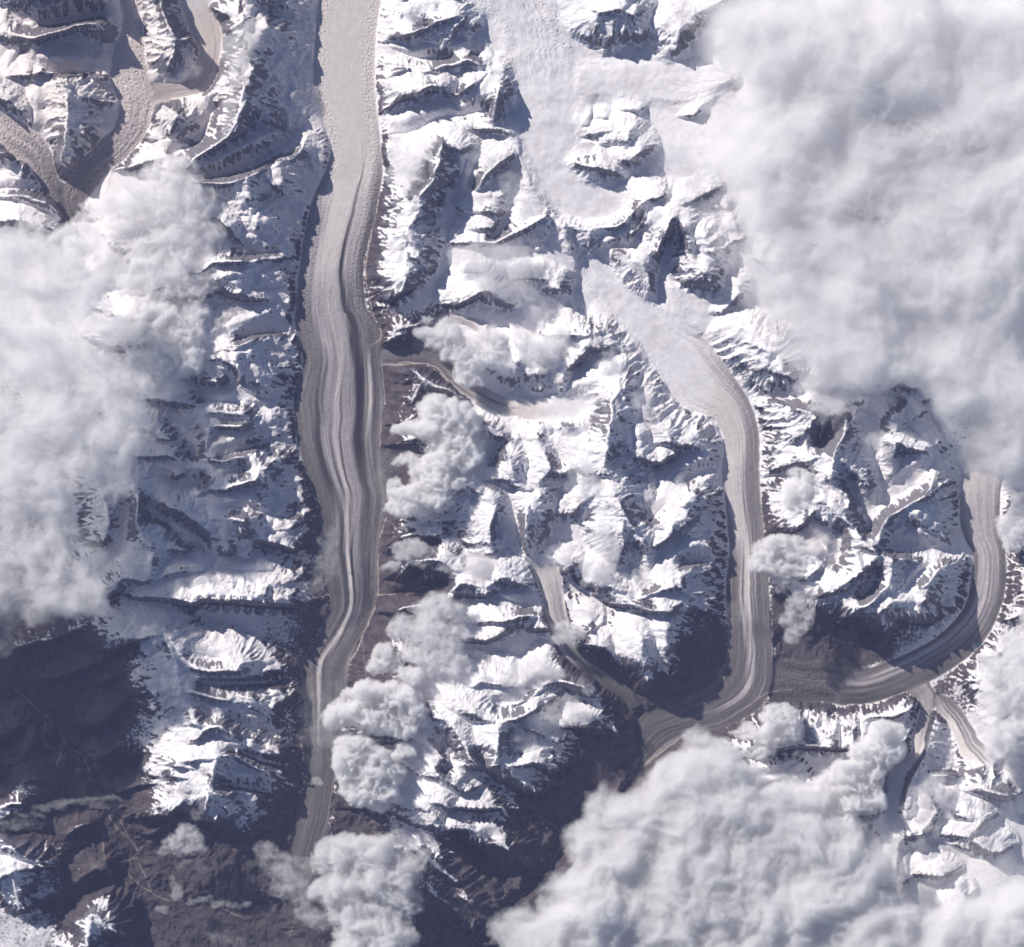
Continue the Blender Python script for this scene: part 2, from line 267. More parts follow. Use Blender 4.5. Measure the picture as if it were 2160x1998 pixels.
# ---- sheet H
R('H', (23, 25, 25, 25), '650,385 740,460 830,502 905,532'); R('H', (25, 26, 26, 24, 22), '905,532 922,650 900,760 870,790'); R('H', (25, 25, 23), '915,532 1040,512 1130,460')
R('H', (22, 24, 24, 22), '540,490 640,522 700,605 742,705 832,792'); R('H', (20, 21, 18), '540,800 640,870 740,940'); R('H', (18, 20, 17), '505,948 570,990 650,1045'); R('H', (16, 18, 17, 13), '430,990 520,1060 560,1130 610,1190')
R('H', (22, 22, 20, 14), '860,795 960,772 1040,782 1180,768 1250,822'); R('H', (18, 21, 21, 13), '1160,320 1290,285 1430,325 1545,400'); R('H', (19, 17, 10), '1400,560 1460,535 1540,600'); R('H', (20, 20, 14), '760,320 860,290 1000,330 1110,340')
R('H', (20, 14, 6), '1100,560 1250,640 1400,760'); R('H', (21, 12), '960,790 1060,880 1160,960'); R('H', (17, 16, 10), '650,1022 850,1040 950,1030 980,1090'); R('H', (15, 9, 3), '860,1220 1000,1290 1120,1400')
R('H', (16, 13, 7), '660,1165 760,1160 880,1225'); R('H', (14, 11, 7), '470,1285 560,1372 690,1480'); R('H', (10, 5, 1), '500,1520 660,1620 780,1740'); R('H', (7, 2), '720,1560 860,1700'); R('H', (4, -1), '640,1300 850,1500 930,1640')
R('H', (20, 19, 14, 5), '1380,60 1560,100 1640,200 1700,320'); R('H', (22, 21, 14, 3), '1750,40 1760,150 1800,300 1860,430'); R('H', (22, 19, 12, 4), '1900,-20 1900,150 1940,300 1960,400'); R('H', (19, 10), '1460,-20 1400,100')
R('H', (12, 14, 10), '330,100 420,150 430,220'); R('H', (17, 20), '720,20 860,60 960,0'); R('H', (14, 9), '1500,420 1590,560 1700,660'); R('H', (20, 18), '1150,340 1100,400 1000,430')
R('H', (16, 16), '200,650 320,640'); R('H', (14, 10), '400,380 470,450'); R('H', (18, 20), '380,620 500,640 620,760'); R('H', (12, 13), '150,1040 350,960'); R('H', (19, 22), '1180,-30 1250,-10')
R('H', (-2, 3, 6), '980,1700 1080,1600 1180,1520'); R('H', (2, 4), '900,1850 1060,1720'); R('H', (2, 7, 10), '1250,1450 1400,1300 1600,1200'); R('H', (6, 12), '1780,830 1998,680'); R('H', (8, 14), '1700,960 1998,900'); R('H', (14, 14), '1400,1500 1700,1300')
# ---- sheet I
R('I', (17, 19, 19), '560,700 700,665 870,680'); R('I', (8, 14, 18), '680,440 720,560 690,660'); R('I', (8, 13, 17), '800,455 870,480 860,680'); R('I', (8, 14, 17), '900,500 985,520 1000,560 985,690'); R('I', (8, 13), '1060,470 1180,430 1300,390')
R('I', (16, 15), '1070,490 1240,500 1380,420'); R('I', (7, 12, 11, 12, 13), '1375,415 1330,470 1290,560 1310,700'); R('I', (9, 15, 18, 20, 22, 23), '1475,480 1450,620 1400,730 1330,860 1290,1000 1258,1120')
for k in range(9):
    y = 500 + k * 36
    R('I', (16, 12, 8.5), '%d,%d %d,%d %d,%d' % (1465 - k * 8, y, 1520, y + 22, 1572 + k * 6, y + 50))
for k in range(5):
    y = 520 + k * 34
    R('I', (16, 12), '%d,%d %d,%d' % (1000 if k % 2 else 980, y, 930, y + 30)); R('I', (17, 12), '%d,%d %d,%d' % (865, y - 10, 760, y + 22))
R('I', (19, 20, 17), '1480,850 1580,838 1662,845'); R('I', (22, 24, 22), '1240,1130 1330,1205 1400,1190'); R('I', (20, 23), '1190,750 1180,900 1120,1080'); R('I', (22, 24, 22), '1580,1060 1680,1092 1740,1105'); R('I', (24, 22), '1740,1105 1660,1200 1590,1190')
R('I', (22, 21), '1830,960 1910,980'); R('I', (23, 23), '1640,1540 1600,1620 1590,1690'); R('I', (9, 16), '1700,90 1820,150'); R('I', (8, 16), '1620,230 1720,300'); R('I', (8, 18), '1680,430 1800,350'); R('I', (9, 20), '1750,600 1900,480')
R('I', (14, 20), '1850,760 1940,640 1998,560'); R('I', (20, 24), '1250,1250 1230,1500'); R('I', (22, 24), '1400,1400 1520,1440'); R('I', (20, 24, 24), '1700,800 1760,930 1900,960'); R('I', (14, 20), '300,640 500,700'); R('I', (20, 24), '200,1100 600,1000 900,1200'); R('I', (20, 22), '1400,900 1480,1050 1420,1150')
R('I', (8, 15), '100,640 60,760'); R('I', (8, 15), '440,480 330,700'); R('I', (24, 24), '1700,1240 1850,1300')

# low ground: valley floors, high basins  (width in sheet units)
VALS = []
def V(sheet, z, w, txt):
    VALS.append((z, w, pts(sheet, txt)))
V('A', (15, 13), 30, '240,140 420,120 600,80'); V('A', (16, 15), 30, '60,60 140,140'); V('A', (17, 15), 24, '200,440 350,430 600,425'); V('A', (22, 18, 16), 26, '1000,60 1060,120 1100,190')
V('A', (19, 14), 40, '1600,60 1700,120 1830,150'); V('A', (22, 17, 14), 36, '1620,420 1650,620 1700,900'); V('A', (18, 16, 14, 13), 30, '1180,1040 1330,1010 1480,980 1620,900 1740,760'); V('A', (19, 16, 13), 20, '1250,1300 1380,1420 1460,1490 1640,1470')
V('A', (16, 14), 30, '1000,900 1100,840 1200,760 1260,620'); V('A', (14, 12), 20, '1060,820 1140,840'); V('A', (16, 12), 16, '1500,1700 1640,1690 1700,1660'); V('A', (14, 13), 24, '0,1100 120,1100 300,1120'); V('A', (18, 14), 24, '20,440 130,300'); V('A', (12, 10), 30, '500,1200 400,1300 500,1500')
V('B', (17, 14), 14, '640,330 430,350 240,260'); V('B', (21, 16), 18, '560,440 440,400 250,380'); V('B', (20, 18, 15), 26, '860,640 700,680 560,690 420,780 280,790'); V('B', (22, 18), 30, '650,900 700,1020 650,1200 600,1400'); V('B', (19, 17), 30, '640,1150 720,1300 640,1450 560,1540')
V('B', (21, 17), 24, '820,890 760,1000 760,1100'); V('B', (19, 18), 30, '1000,1060 950,1330 870,1390'); V('B', (18, 15), 24, '600,1560 560,1680 540,1830'); V('B', (20, 19), 24, '700,1470 880,1480 1100,1420'); V('B', (14.5, 14, 13.5), 60, '1420,1500 1520,1500 1480,1640 1350,1700 1460,1800')
V('B', (21, 17), 30, '1740,1250 1720,1450 1600,1430'); V('B', (17, 13), 26, '1900,1400 1880,1550 1850,1650 1860,1760'); V('B', (21, 21), 60, '1480,880 1380,860 1290,880'); V('B', (21, 21), 60, '1350,1100 1500,1160 1650,1120'); V('B', (17, 15), 20, '480,1060 330,1000 250,860')
V('D', (14, 9), 20, '1400,130 1500,100 1700,90'); V('D', (16, 8), 12, '1330,330 1400,430 1560,500 1690,500'); V('D', (17, 9), 16, '1260,500 1400,500 1600,520 1730,580'); V('D', (18, 17), 12, '1290,605 1400,610 1490,615'); V('D', (17, 12, 7), 20, '1290,830 1440,770 1600,730 1720,690')
V('D', (18, 15), 24, '1320,930 1430,880'); V('D', (16, 9), 12, '1480,1120 1600,1180 1760,1160'); V('D', (18, 16), 20, '1340,1120 1420,1130'); V('D', (16, 10), 20, '1100,1450 1350,1480 1560,1510 1850,1450'); V('D', (14, 11), 40, '850,1100 960,1200 1080,1250 1200,1350'); V('D', (15, 13), 40, '900,900 1060,1000 1200,960')
V('D', (13, 12), 40, '750,1100 720,1300 650,1450 480,1560'); V('D', (14, 12), 40, '1000,600 1120,700 1150,820'); V('D', (17, 15), 40, '1150,250 1180,480'); V('D', (16, 15), 24, '950,1440 1100,1460 1250,1440'); V('D', (16, 12), 24, '850,1750 1000,1740 1200,1780'); V('D', (8, 4), 60, '300,600 400,1000 420,1300')
V('E', (19, 18, 17), 40, '1400,520 1300,560 1200,560'); V('E', (18, 17), 30, '1180,640 1250,760 1290,860'); V('E', (20, 20, 19), 16, '1060,880 1080,960'); V('E', (20, 17, 15), 26, '1400,980 1300,1100 1290,1250 1200,1340'); V('E', (19, 15), 26, '960,1000 1010,1150 1030,1300 1060,1400')
V('E', (18, 15), 24, '1720,930 1860,1020 1980,900'); V('E', (16, 15), 26, '1700,1350 1740,1500 1800,1600'); V('E', (15, 13), 16, '920,1640 1010,1680 1120,1700'); V('E', (16, 14), 20, '1000,700 920,740 880,850'); V('E', (17, 15), 20, '1900,1100 1800,1200'); V('E', (7, 5), 14, '600,1560 400,1620 220,1640'); V('E', (13, 9), 14, '700,800 540,720'); V('E', (15, 13), 24, '1560,1700 1480,1800'); V('E', (18, 17), 30, '900,1220 950,1350 1000,1420')
V('E', (20, 14), 20, '1900,480 1980,500'); V('E', (10, 6), 14, '560,1300 400,1340 260,1420'); V('E', (15, 10), 18, '560,520 460,640 420,800 560,1040')
V('F', (14, 11), 40, '-20,960 80,920 200,900'); V('F', (12, 9), 20, '0,1440 120,1440 240,1430'); V('F', (20, 16), 40, '1020,560 1140,600 1100,720'); V('F', (18, 17), 40, '1130,720 1120,850 1160,960'); V('F', (18, 16), 30, '960,960 1020,1100 1080,1180 1080,1260'); V('F', (17, 15), 40, '900,1250 890,1450')
V('F', (17, 15), 24, '1120,1480 1100,1560 1040,1640'); V('F', (14, 10), 24, '700,920 560,930 450,960'); V('F', (18, 14), 20, '1280,500 1160,470 950,480'); V('F', (15, 10), 20, '840,560 800,740'); V('F', (14, 12), 20, '600,500 480,470'); V('F', (18, 16), 24, '1300,1600 1380,1500 1480,1430'); V('F', (18, 16), 30, '1280,1280 1340,1230')
V('G', (-3, -5, -6, -6), 40, '60,330 180,440 280,560 270,660 450,720 520,880 620,1070'); V('G', (-6, -7), 60, '620,1080 700,1180 790,1310 740,1420 870,1540 970,1600'); V('G', (-6, -8), 90, '760,1200 800,1400 900,1600 840,1848'); V('G', (-7, -8), 80, '1000,1600 1200,1640 1500,1640 1700,1600'); V('G', (-6, -7), 70, '1300,1750 1500,1800')
V('G', (-3, -5), 20, '60,1180 250,1080 420,1040 600,1060'); V('G', (-2, -5), 20, '350,1400 420,1330 500,1200'); V('G', (-4, -6), 20, '380,1620 600,1480 680,1460'); V('G', (-4, -4), 40, '-20,700 60,820 -20,880'); V('G', (-4, -5), 30, '560,900 700,860 800,780'); V('G', (-3, -4), 30, '-20,300 60,330'); V('G', (14, 4), 14, '1180,300 1400,300 1740,300'); V('G', (15, 14), 20, '1180,420 1230,490'); V('G', (13, 3), 14, '1340,490 1500,560 1780,620'); V('G', (14, 2), 14, '1350,700 1500,740 1780,820'); V('G', (14, 1), 20, '1290,900 1440,900 1700,1000')
V('G', (6, 0, -5), 16, '1150,1080 1000,1080 900,1150'); V('G', (4, -4), 16, '1250,1200 1200,1400 1150,1550'); V('G', (0, -4), 30, '1500,1200 1500,1500'); V('G', (16, 15), 20, '1100,120 1300,160'); V('G', (3, -4), 24, '420,1800 330,1700 300,1600')
V('H', (3, 0, -4, -6, -8), 22, '1760,760 1700,900 1620,1000 1440,1130 1340,1240 1250,1350'); V('H', (-6, -9), 22, '1250,1350 1200,1460 1050,1550 960,1640 870,1720 780,1860'); V('H', (16, 10, 5), 14, '780,700 860,850 960,990 1060,1060'); V('H', (5, -4), 14, '1060,1060 1160,1100 1280,1180 1330,1240')
V('H', (17, 15), 30, '900,400 1050,420 1060,380'); V('H', (15, 14), 24, '1000,600 1020,700'); V('H', (12, 5), 14, '1240,700 1500,900 1640,980'); V('H', (14, 12), 30, '640,700 600,830'); V('H', (12, 8), 30, '400,1120 480,1220 560,1300'); V('H', (8, -2), 14, '760,1250 900,1400 1060,1530'); V('H', (3, 4), 20, '60,1050 220,1180 200,1300'); V('H', (10, 8), 30, '200,400 330,520 250,700'); V('H', (13, 12), 20, '560,600 600,700')
V('H', (6, 4), 30, '1660,520 1700,700'); V('H', (1, -6), 30, '300,1500 500,1750'); V('H', (-2, 6), 60, '1300,1500 1600,1500 1900,1300'); V('H', (-3, -6), 24, '1480,1100 1400,1180')
V('I', (12, 10, 8), 12, '740,640 740,500 740,440'); V('I', (12, 10), 16, '920,660 930,520'); V('I', (11, 9), 16, '1030,640 1040,480'); V('I', (14, 16), 20, '1120,600 1240,640'); V('I', (17, 18), 40, '1450,900 1520,1000 1560,1100'); V('I', (16, 18), 40, '1640,860 1560,1000'); V('I', (18, 20), 50, '1280,1250 1300,1500 1280,1700'); V('I', (12, 16), 60, '900,900 700,900 300,900'); V('I', (14, 12), 60, '300,1300 600,1500 900,1500'); V('I', (12, 14), 40, '1850,760 1950,900'); V('I', (18, 18), 40, '1700,1250 1650,1400 1680,1500')
V('I', (1, 2), 80, '560,40 650,120'); V('I', (1, 2), 60, '800,0 900,200'); V('I', (2, 3), 60, '1080,0 1100,150'); V('C', (21, 21), 90, '200,300 500,800 900,1200'); V('C', (22, 22), 90, '1500,200 1700,1400'); V('C', (22, 20), 60, '500,1500 700,1700')

# glaciers: left bank x,y / right bank x,y pairs running downstream, and the surface height at both ends
GLAC = {}
def G(name, sheet, z, txt):
    rows = np.array([[float(v) for v in p.replace('/', ',').split(',')] for p in txt.split()])
    L = pts(sheet, ' '.join('%f,%f' % (r[0], r[1]) for r in rows)); Rr = pts(sheet, ' '.join('%f,%f' % (r[2], r[3]) for r in rows))
    if name in GLAC:
        a = GLAC[name]
        GLAC[name] = (a[0] + list(z), np.vstack([a[1], L]), np.vstack([a[2], Rr]))
    else:
        GLAC[name] = (list(z), L, Rr)
MG = [(-200,628,765),(0,622,743),(67,615,733),(167,612,731),(233,628,737),(290,645,743),(333,634,746),(383,612,739),(433,598,730),(483,589,716),(533,583,709),(600,577,714),(616,575,727),(650,580,740),(690,590,740),(716,590,742),(776,572,749),(816,577,746),(850,578,741),(900,590,743),(940,604,748),(966,613,753),(1016,625,746),(1083,626,738),(1150,640,736),(1190,645,726),(1232,625,709),(1265,606,693),(1300,588,679),(1370,594,673),(1432,597,664),(1515,597,653),(1575,582,645),(1606,576,640),(1640,570,628),(1690,560,612),(1740,566,596),(1790,574,582)]
G('main', 'M', (14, 12.5, 11, 9.5, 8, 6.5, 5, 3.5, 2, .5, -1, -3), ' '.join('%g,%g/%g,%g' % (l, y, r, y) for y, l, r in MG))
G('middle', 'M', (15.5, 15, 14, 12.8, 11.5, 10, 8.5, 7, 5.5, 4, 3, 2, 1), '1135,500/1160,492 1140,555/1208,532 1190,612/1272,592 1238,672/1332,645 1278,722/1376,668 1325,785/1415,715 1390,815/1448,760 1408,840/1468,800 1416,870/1480,850 1410,920/1482,920 1415,970/1484,970 1421,1030/1490,1020 1425,1080/1494,1080 1418,1150/1500,1150 1422,1230/1505,1230 1420,1280/1512,1285 1404,1318/1506,1342 1374,1346/1478,1388 1322,1374/1402,1424 1254,1400/1318,1448 1246,1424/1254,1502')
G('east', 'M', (15, 12, 9, 7.5, 6, 5, 4.5), '1905,800/1995,820 1880,930/1955,930 1874,1010/1950,1000 1884,1050/1954,1048 1900,1083/1962,1083 1897,1133/1962,1150 1888,1176/1952,1192 1864,1212/1928,1242 1828,1245/1886,1286 1780,1272/1830,1322 1724,1296/1770,1350 1680,1310/1702,1372 1630,1308/1640,1376')
G('debris', 'M', (4.5, 3, 1.5), '1700,1305/1712,1372 1640,1296/1650,1376 1570,1290/1580,1368 1500,1280/1505,1362')
G('hook', 'I', (22, 16, 12, 9, 7, 6, 5), '1236,1300/1244,1300 1210,1230/1270,1230 1185,1010/1268,1030 1225,800/1312,830 1330,740/1388,730 1360,620/1420,620 1390,500/1452,480 1398,430/1480,430 1370,390/1462,330 1290,350/1380,260 1200,360/1230,235 1110,400/1060,300')
G('double', 'I', (16, 12, 9, 6), '1700,800/1850,750 1620,690/1740,640 1575,560/1670,520 1500,470/1590,410 1470,400/1520,370')
G('northwest', 'A', (17, 15, 14, 13, 12, 10.5, 9), '690,-100/790,-100 700,0/790,0 725,110/830,150 690,250/845,280 650,400/860,420 650,480/900,560 700,600/890,680 670,740/840,800 565,850/740,920 460,960/640,1000 390,1070/560,1100 350,1130/480,1220 380,1300/560,1300')
G('northbranch', 'A', (18, 16, 14, 13), '1060,-60/1350,-60 1060,30/1230,40 1120,200/1300,170 1165,300/1290,300 1130,400/1270,420 1060,485/1210,530 960,480/1000,580 870,490/870,630')
G('west', 'A', (14, 12, 10), '-60,630/-60,830 0,650/0,830 120,720/60,900 230,785/160,960 300,900/210,1040 340,1040/270,1130 430,1110/380,1200')
G('sidevalley', 'E', (17, 15, 11, 7), '1470,520/1470,535 1400,475/1400,595 1150,500/1180,620 980,485/950,575 850,430/800,515 720,350/680,440 600,250/540,300 420,195/420,280 240,192/230,290')
G('upperside', 'E', (16, 12, 9), '850,60/850,130 700,0/740,60 600,-10/620,50 510,50/560,90 440,150/490,190 400,195/430,215')
G('central', 'M', (16, 13, 10, 7, 4), '1020,1086/1062,1078 1040,1113/1090,1108 1053,1150/1097,1150 1064,1190/1105,1190 1076,1228/1110,1226 1090,1259/1117,1252 1110,1290/1134,1280 1160,1325/1176,1302 1206,1358/1226,1341 1230,1388/1252,1376')
G('snowfield', 'M', (23, 22.5, 22, 21.5, 21, 20.5), '925,-80/1070,-80 930,0/1075,0 975,60/1095,60 1000,140/1120,120 1003,200/1130,200 1012,260/1120,280 1035,330/1100,330 1065,390/1215,385 1105,425/1215,420 1150,441/1180,438')
G('snowarm', 'M', (24, 23, 22), '1440,150/1438,160 1380,120/1340,205 1250,125/1240,195 1150,130/1150,195 1080,150/1085,230')
G('trib', 'F', (20, 17, 15), '1660,800/1664,812 1610,775/1630,890 1570,775/1590,860 1480,800/1520,870 1380,900/1420,960 1250,985/1290,1060 1130,1030/1150,1130')
G('basin', 'F', (17, 13, 8), '1200,1345/1200,1355 1250,1320/1240,1390 1400,1335/1420,1400 1600,1350/1640,1420 1700,1375/1730,1450')

# ------------------------------------------------------------------ the height field
STEP = 1.55                                  # photograph pixels between ground samples
MX, MY = 330, 330                            # ground carried on beyond the frame
NX = int((2160 + 2 * MX) / STEP); NY = int((1998 + 2 * MY) / STEP)
X0, Y0 = -MX, -MY
gx = (X0 + STEP * np.arange(NX)).astype(np.float32)
gy = (Y0 + STEP * np.arange(NY)).astype(np.float32)
PX, PY = np.meshgrid(gx, gy)
jit = np.random.RandomState(3)

def dense(P, step):
    seg = np.hypot(*np.diff(P, axis=0).T)
    t = np.concatenate([[0], np.cumsum(seg)])
    n = max(2, int(t[-1] / step) + 1)
    s = np.linspace(0, t[-1], n)
    return np.stack([np.interp(s, t, P[:, 0]), np.interp(s, t, P[:, 1])], 1), s / max(t[-1], 1e-6)

def smooth_path(P, it=2):
    for _ in range(it):
        Q = [P[0]]
        for a, b in zip(P[:-1], P[1:]):
            Q += [a * .75 + b * .25, a * .25 + b * .75]
        Q.append(P[-1])
        P = np.array(Q)
    return P

def wig(P, amp, wl, seed):
    x = P[:, 0].astype(np.float32); y = P[:, 1].astype(np.float32)
    return P + amp * np.stack([fbm(x, y, wl, 3, .6, seed), fbm(x, y, wl, 3, .6, seed + 5)], 1)

# glacier ribbons: u across (-1..1) and v along (0..1) for every ground sample they cover
GNAMES = list(GLAC.keys())
gid = np.full((NY, NX), -1, np.int8)
gu = np.zeros((NY, NX), np.float32); gv = np.zeros((NY, NX), np.float32); gz = np.zeros((NY, NX), np.float32)
PRIORITY = ['snowarm', 'snowfield', 'basin', 'trib', 'upperside', 'central', 'sidevalley', 'double', 'west', 'northbranch', 'northwest', 'debris', 'hook', 'east', 'middle', 'main']
GLEN = {}
for nm in PRIORITY:
    zl, L, Rr = GLAC[nm]
    n = len(L)
    def spl(P):
        k = np.arange(n); kk = np.linspace(0, n - 1, (n - 1) * 12 + 1)
        out = np.zeros((len(kk), 2))
        Pp = np.vstack([2 * P[0] - P[1], P, 2 * P[-1] - P[-2]])
        i = np.minimum(kk.astype(int), n - 2); t = (kk - i)[:, None]
        p0, p1, p2, p3 = Pp[i], Pp[i + 1], Pp[i + 2], Pp[i + 3]
        return .5 * (2 * p1 + (p2 - p0) * t + (2 * p0 - 5 * p1 + 4 * p2 - p3) * t ** 2 + (3 * p1 - p0 - 3 * p2 + p3) * t ** 3)
    Ls, Rs = spl(L), spl(Rr)
    C = (Ls + Rs) / 2
    arc = np.concatenate([[0], np.cumsum(np.hypot(*np.diff(C, axis=0).T))])
    # even spacing of rows at well under a sample on the outer bank
    m1 = np.maximum(np.hypot(*np.diff(Ls, axis=0).T), np.hypot(*np.diff(Rs, axis=0).T))
    a1 = np.concatenate([[0], np.cumsum(m1)])
    nv = int(a1[-1] / (STEP * .6)); s = np.linspace(0, a1[-1], nv)
    Li = np.stack([np.interp(s, a1, Ls[:, j]) for j in (0, 1)], 1); Ri = np.stack([np.interp(s, a1, Rs[:, j]) for j in (0, 1)], 1)
    vi = np.interp(s, a1, arc) / arc[-1]
    GLEN[nm] = arc[-1]
    # ragged banks
    wv = np.hypot(*(Ri - Li).T)
    edge = {'main': 1.2, 'middle': 1.5, 'east': 1.5, 'snowfield': 16, 'snowarm': 14, 'trib': 8, 'basin': 9, 'debris': 8}.get(nm, 5.0)
    jl = fbm(Li[:, 0].astype(np.float32), Li[:, 1].astype(np.float32), 22, 4, .6, 61) * edge / wv
    jr = fbm(Ri[:, 0].astype(np.float32), Ri[:, 1].astype(np.float32), 22, 4, .6, 67) * edge / wv
    nu = int(wv.max() / (STEP * .6)) + 2
    u01 = np.linspace(0, 1, nu)
    lo = np.clip(jl, -.4, .4)[:, None]; jr = np.clip(jr, -.4, .4); hi = 1 + jr[:, None]
    uu = lo + (hi - lo) * u01[None, :]
    X = Li[:, 0:1] + (Ri[:, 0:1] - Li[:, 0:1]) * uu; Y = Li[:, 1:2] + (Ri[:, 1:2] - Li[:, 1:2]) * uu
    ix = np.round((X - X0) / STEP).astype(int); iy = np.round((Y - Y0) / STEP).astype(int)
    ok = (ix >= 0) & (ix < NX) & (iy >= 0) & (iy < NY)
    zz = np.interp(vi, np.linspace(0, 1, len(zl)), zl)
    fl = (iy * NX + ix)[ok]
    U = np.broadcast_to(u01[None, :] * 2 - 1, X.shape)[ok]; Vv = np.broadcast_to(vi[:, None], X.shape)[ok]; Z = np.broadcast_to(zz[:, None], X.shape)[ok]
    gid.ravel()[fl] = PRIORITY.index(nm); gu.ravel()[fl] = U; gv.ravel()[fl] = Vv; gz.ravel()[fl] = Z
print('ribbons', round(time.time() - T0, 1))

# fixed heights: ridges, floors, glaciers
cz = np.zeros((NY, NX), np.float32); cw = np.zeros((NY, NX), np.float32)
def stamp(P, z, w=1.0):
    ix = np.round((P[:, 0] - X0) / STEP).astype(int); iy = np.round((P[:, 1] - Y0) / STEP).astype(int)
    ok = (ix >= 0) & (ix < NX) & (iy >= 0) & (iy < NY)
    ix, iy, z = ix[ok], iy[ok], z[ok]
    free = gid[iy, ix] < 0
    cz[iy[free], ix[free]] = z[free]; cw[iy[free], ix[free]] = w
for z, w, P in VALS:
    D, t = dense(smooth_path(P), STEP * .7)
    zz = np.interp(t, np.linspace(0, 1, len(z)) if isinstance(z, tuple) else [0], z if isinstance(z, tuple) else [z])
    d = np.gradient(D, axis=0); nrm = np.stack([-d[:, 1], d[:, 0]], 1) / np.maximum(np.hypot(*d.T), 1e-6)[:, None]
    hw = w * .36 * .5
    for o in np.arange(-hw, hw + .1, STEP * .7):
        stamp(D + nrm * o, zz + (o / max(hw, 1)) ** 2 * .5)
RIDGE_MAP = np.full((NY, NX), -60, np.float32)
for i, (z, P) in enumerate(RIDGES):
    D, t = dense(P, STEP * .5)
    D = wig(D, 5.0, 30, 20 + i % 9)
    zz = np.interp(t, np.linspace(0, 1, len(z)), z) if len(z) > 1 else np.full(len(t), z[0])
    zz = zz + fbm(D[:, 0].astype(np.float32), D[:, 1].astype(np.float32), 34, 4, .6, 31) * np.clip(zz * .10, .3, 2.2)
    stamp(D, zz)
    ix = np.round((D[:, 0] - X0) / STEP).astype(int); iy = np.round((D[:, 1] - Y0) / STEP).astype(int)
    ok = (ix >= 0) & (ix < NX) & (iy >= 0) & (iy < NY)
    RIDGE_MAP[iy[ok], ix[ok]] = np.maximum(RIDGE_MAP[iy[ok], ix[ok]], zz[ok])
g_ok = gid >= 0
SOFT = [PRIORITY.index(n) for n in ('snowfield', 'snowarm', 'trib', 'basin')]
soft_ice = np.isin(gid, SOFT) | ((gid == PRIORITY.index('middle')) & (gv < .2)) | ((gid == PRIORITY.index('sidevalley')) & (gv < .25)) | ((gid == PRIORITY.index('hook')) & (gv < .25))
g_w = g_ok.astype(np.float32)
g_w[np.isin(gid, SOFT)] = 0
for n_, a_, b_ in (('middle', .10, .33), ('sidevalley', .08, .35), ('hook', .12, .42), ('upperside', 0, .2), ('northbranch', 0, .3), ('central', 0, .12)):
    m_ = gid == PRIORITY.index(n_)
    g_w[m_] = sm(a_, b_, gv[m_])
g_hard = g_ok & (g_w > .02)
gm = g_w.copy()
cz[g_ok] = gz[g_ok]; cw[g_ok] = 1
# frame of the sheet
for sl in ((slice(0, 2), slice(None)), (slice(-2, None), slice(None)), (slice(None), slice(0, 2)), (slice(None), slice(-2, None))):
    m = cw[sl] == 0
    cz[sl] = np.where(m, 12, cz[sl]); cw[sl] = 1

def upsample0(X, Y):
    # regional height of the valley floors
    P = np.array([(150, 100, 13), (400, 300, 12), (650, 50, 12), (650, 400, 9), (650, 800, 5), (650, 1200, 1), (620, 1600, -2), (1000, 100, 21), (1100, 350, 19), (850, 450, 14), (950, 700, 12), (1100, 900, 14), (1000, 1200, 10), (1180, 1300, 4), (1250, 620, 15), (1430, 850, 8), (1450, 1150, 4), (1400, 1380, 2), (1150, 1600, -4), (1000, 1800, -8), (850, 1350, 8),
                  (1560, 1300, 2), (1700, 1320, 4), (1750, 1000, 13), (1900, 950, 8), (1930, 1150, 6), (1600, 900, 12), (1500, 300, 20), (1850, 400, 20), (1330, 130, 22), (1400, 280, 22), (1250, 420, 20), (1080, 420, 20.5), (1200, 560, 17), (1850, 1500, 12), (1600, 1700, 12), (1900, 1750, 16), (350, 900, 10), (150, 900, 5), (450, 1250, 6), (450, 1500, 3), (100, 1400, -5), (250, 1650, -7), (50, 1750, 3)], float)
    cy, cx = np.meshgrid(np.linspace(Y0, Y0 + NY * STEP, 60), np.linspace(X0, X0 + NX * STEP, 60), indexing='ij')
    w = 1 / ((cx[..., None] / 1.0811 - P[:, 0]) ** 2 + (cy[..., None] / 1.0811 - P[:, 1]) ** 2 + 2500) ** 1.5
    c = (w * P[:, 2]).sum(-1) / w.sum(-1)
    return upsample(c, NY, NX)
def upsample(c, n0, n1):
    a = np.linspace(0, c.shape[0] - 1.001, n0); b = np.linspace(0, c.shape[1] - 1.001, n1)
    i = a.astype(int); j = b.astype(int); fa = (a - i)[:, None]; fb = (b - j)[None, :]
    return ((c[i][:, j] * (1 - fb) + c[i][:, j + 1] * fb) * (1 - fa) + (c[i + 1][:, j] * (1 - fb) + c[i + 1][:, j + 1] * fb) * fa).astype(np.float32)
def envelope(E, s, n):
    # highest ground that slopes away from the crests at the steepness s
    a = s * STEP * S
    moves = [(0, 1, 1), (1, 0, 1), (1, 1, 1.414), (1, -1, 1.414), (1, 2, 2.236), (2, 1, 2.236), (1, -2, 2.236), (2, -1, 2.236)]
    def half(E, dy, dx, w):
        ys = (slice(dy, None), slice(0, -dy or None)); H_, W_ = E.shape
        if dx >= 0:
            A = (slice(dy, None), slice(dx, None)); B = (slice(0, H_ - dy), slice(0, W_ - dx))
        else:
            A = (slice(dy, None), slice(0, W_ + dx)); B = (slice(0, H_ - dy), slice(-dx, None))
        ea, eb = E[A].copy(), E[B].copy()
        al_ = (dx * SUN_DIR[0] - dy * SUN_DIR[1]) / w            # 1 when the move runs with the light
        am = w * (a[A] + a[B]) * .5
        E[A] = np.maximum(ea, eb - am * (1 + .16 * al_))
        E[B] = np.maximum(eb, ea - am * (1 - .20 * al_))
    for _ in range(n):
        for dy, dx, w in moves:
            half(E, dy, dx, w)
    return E
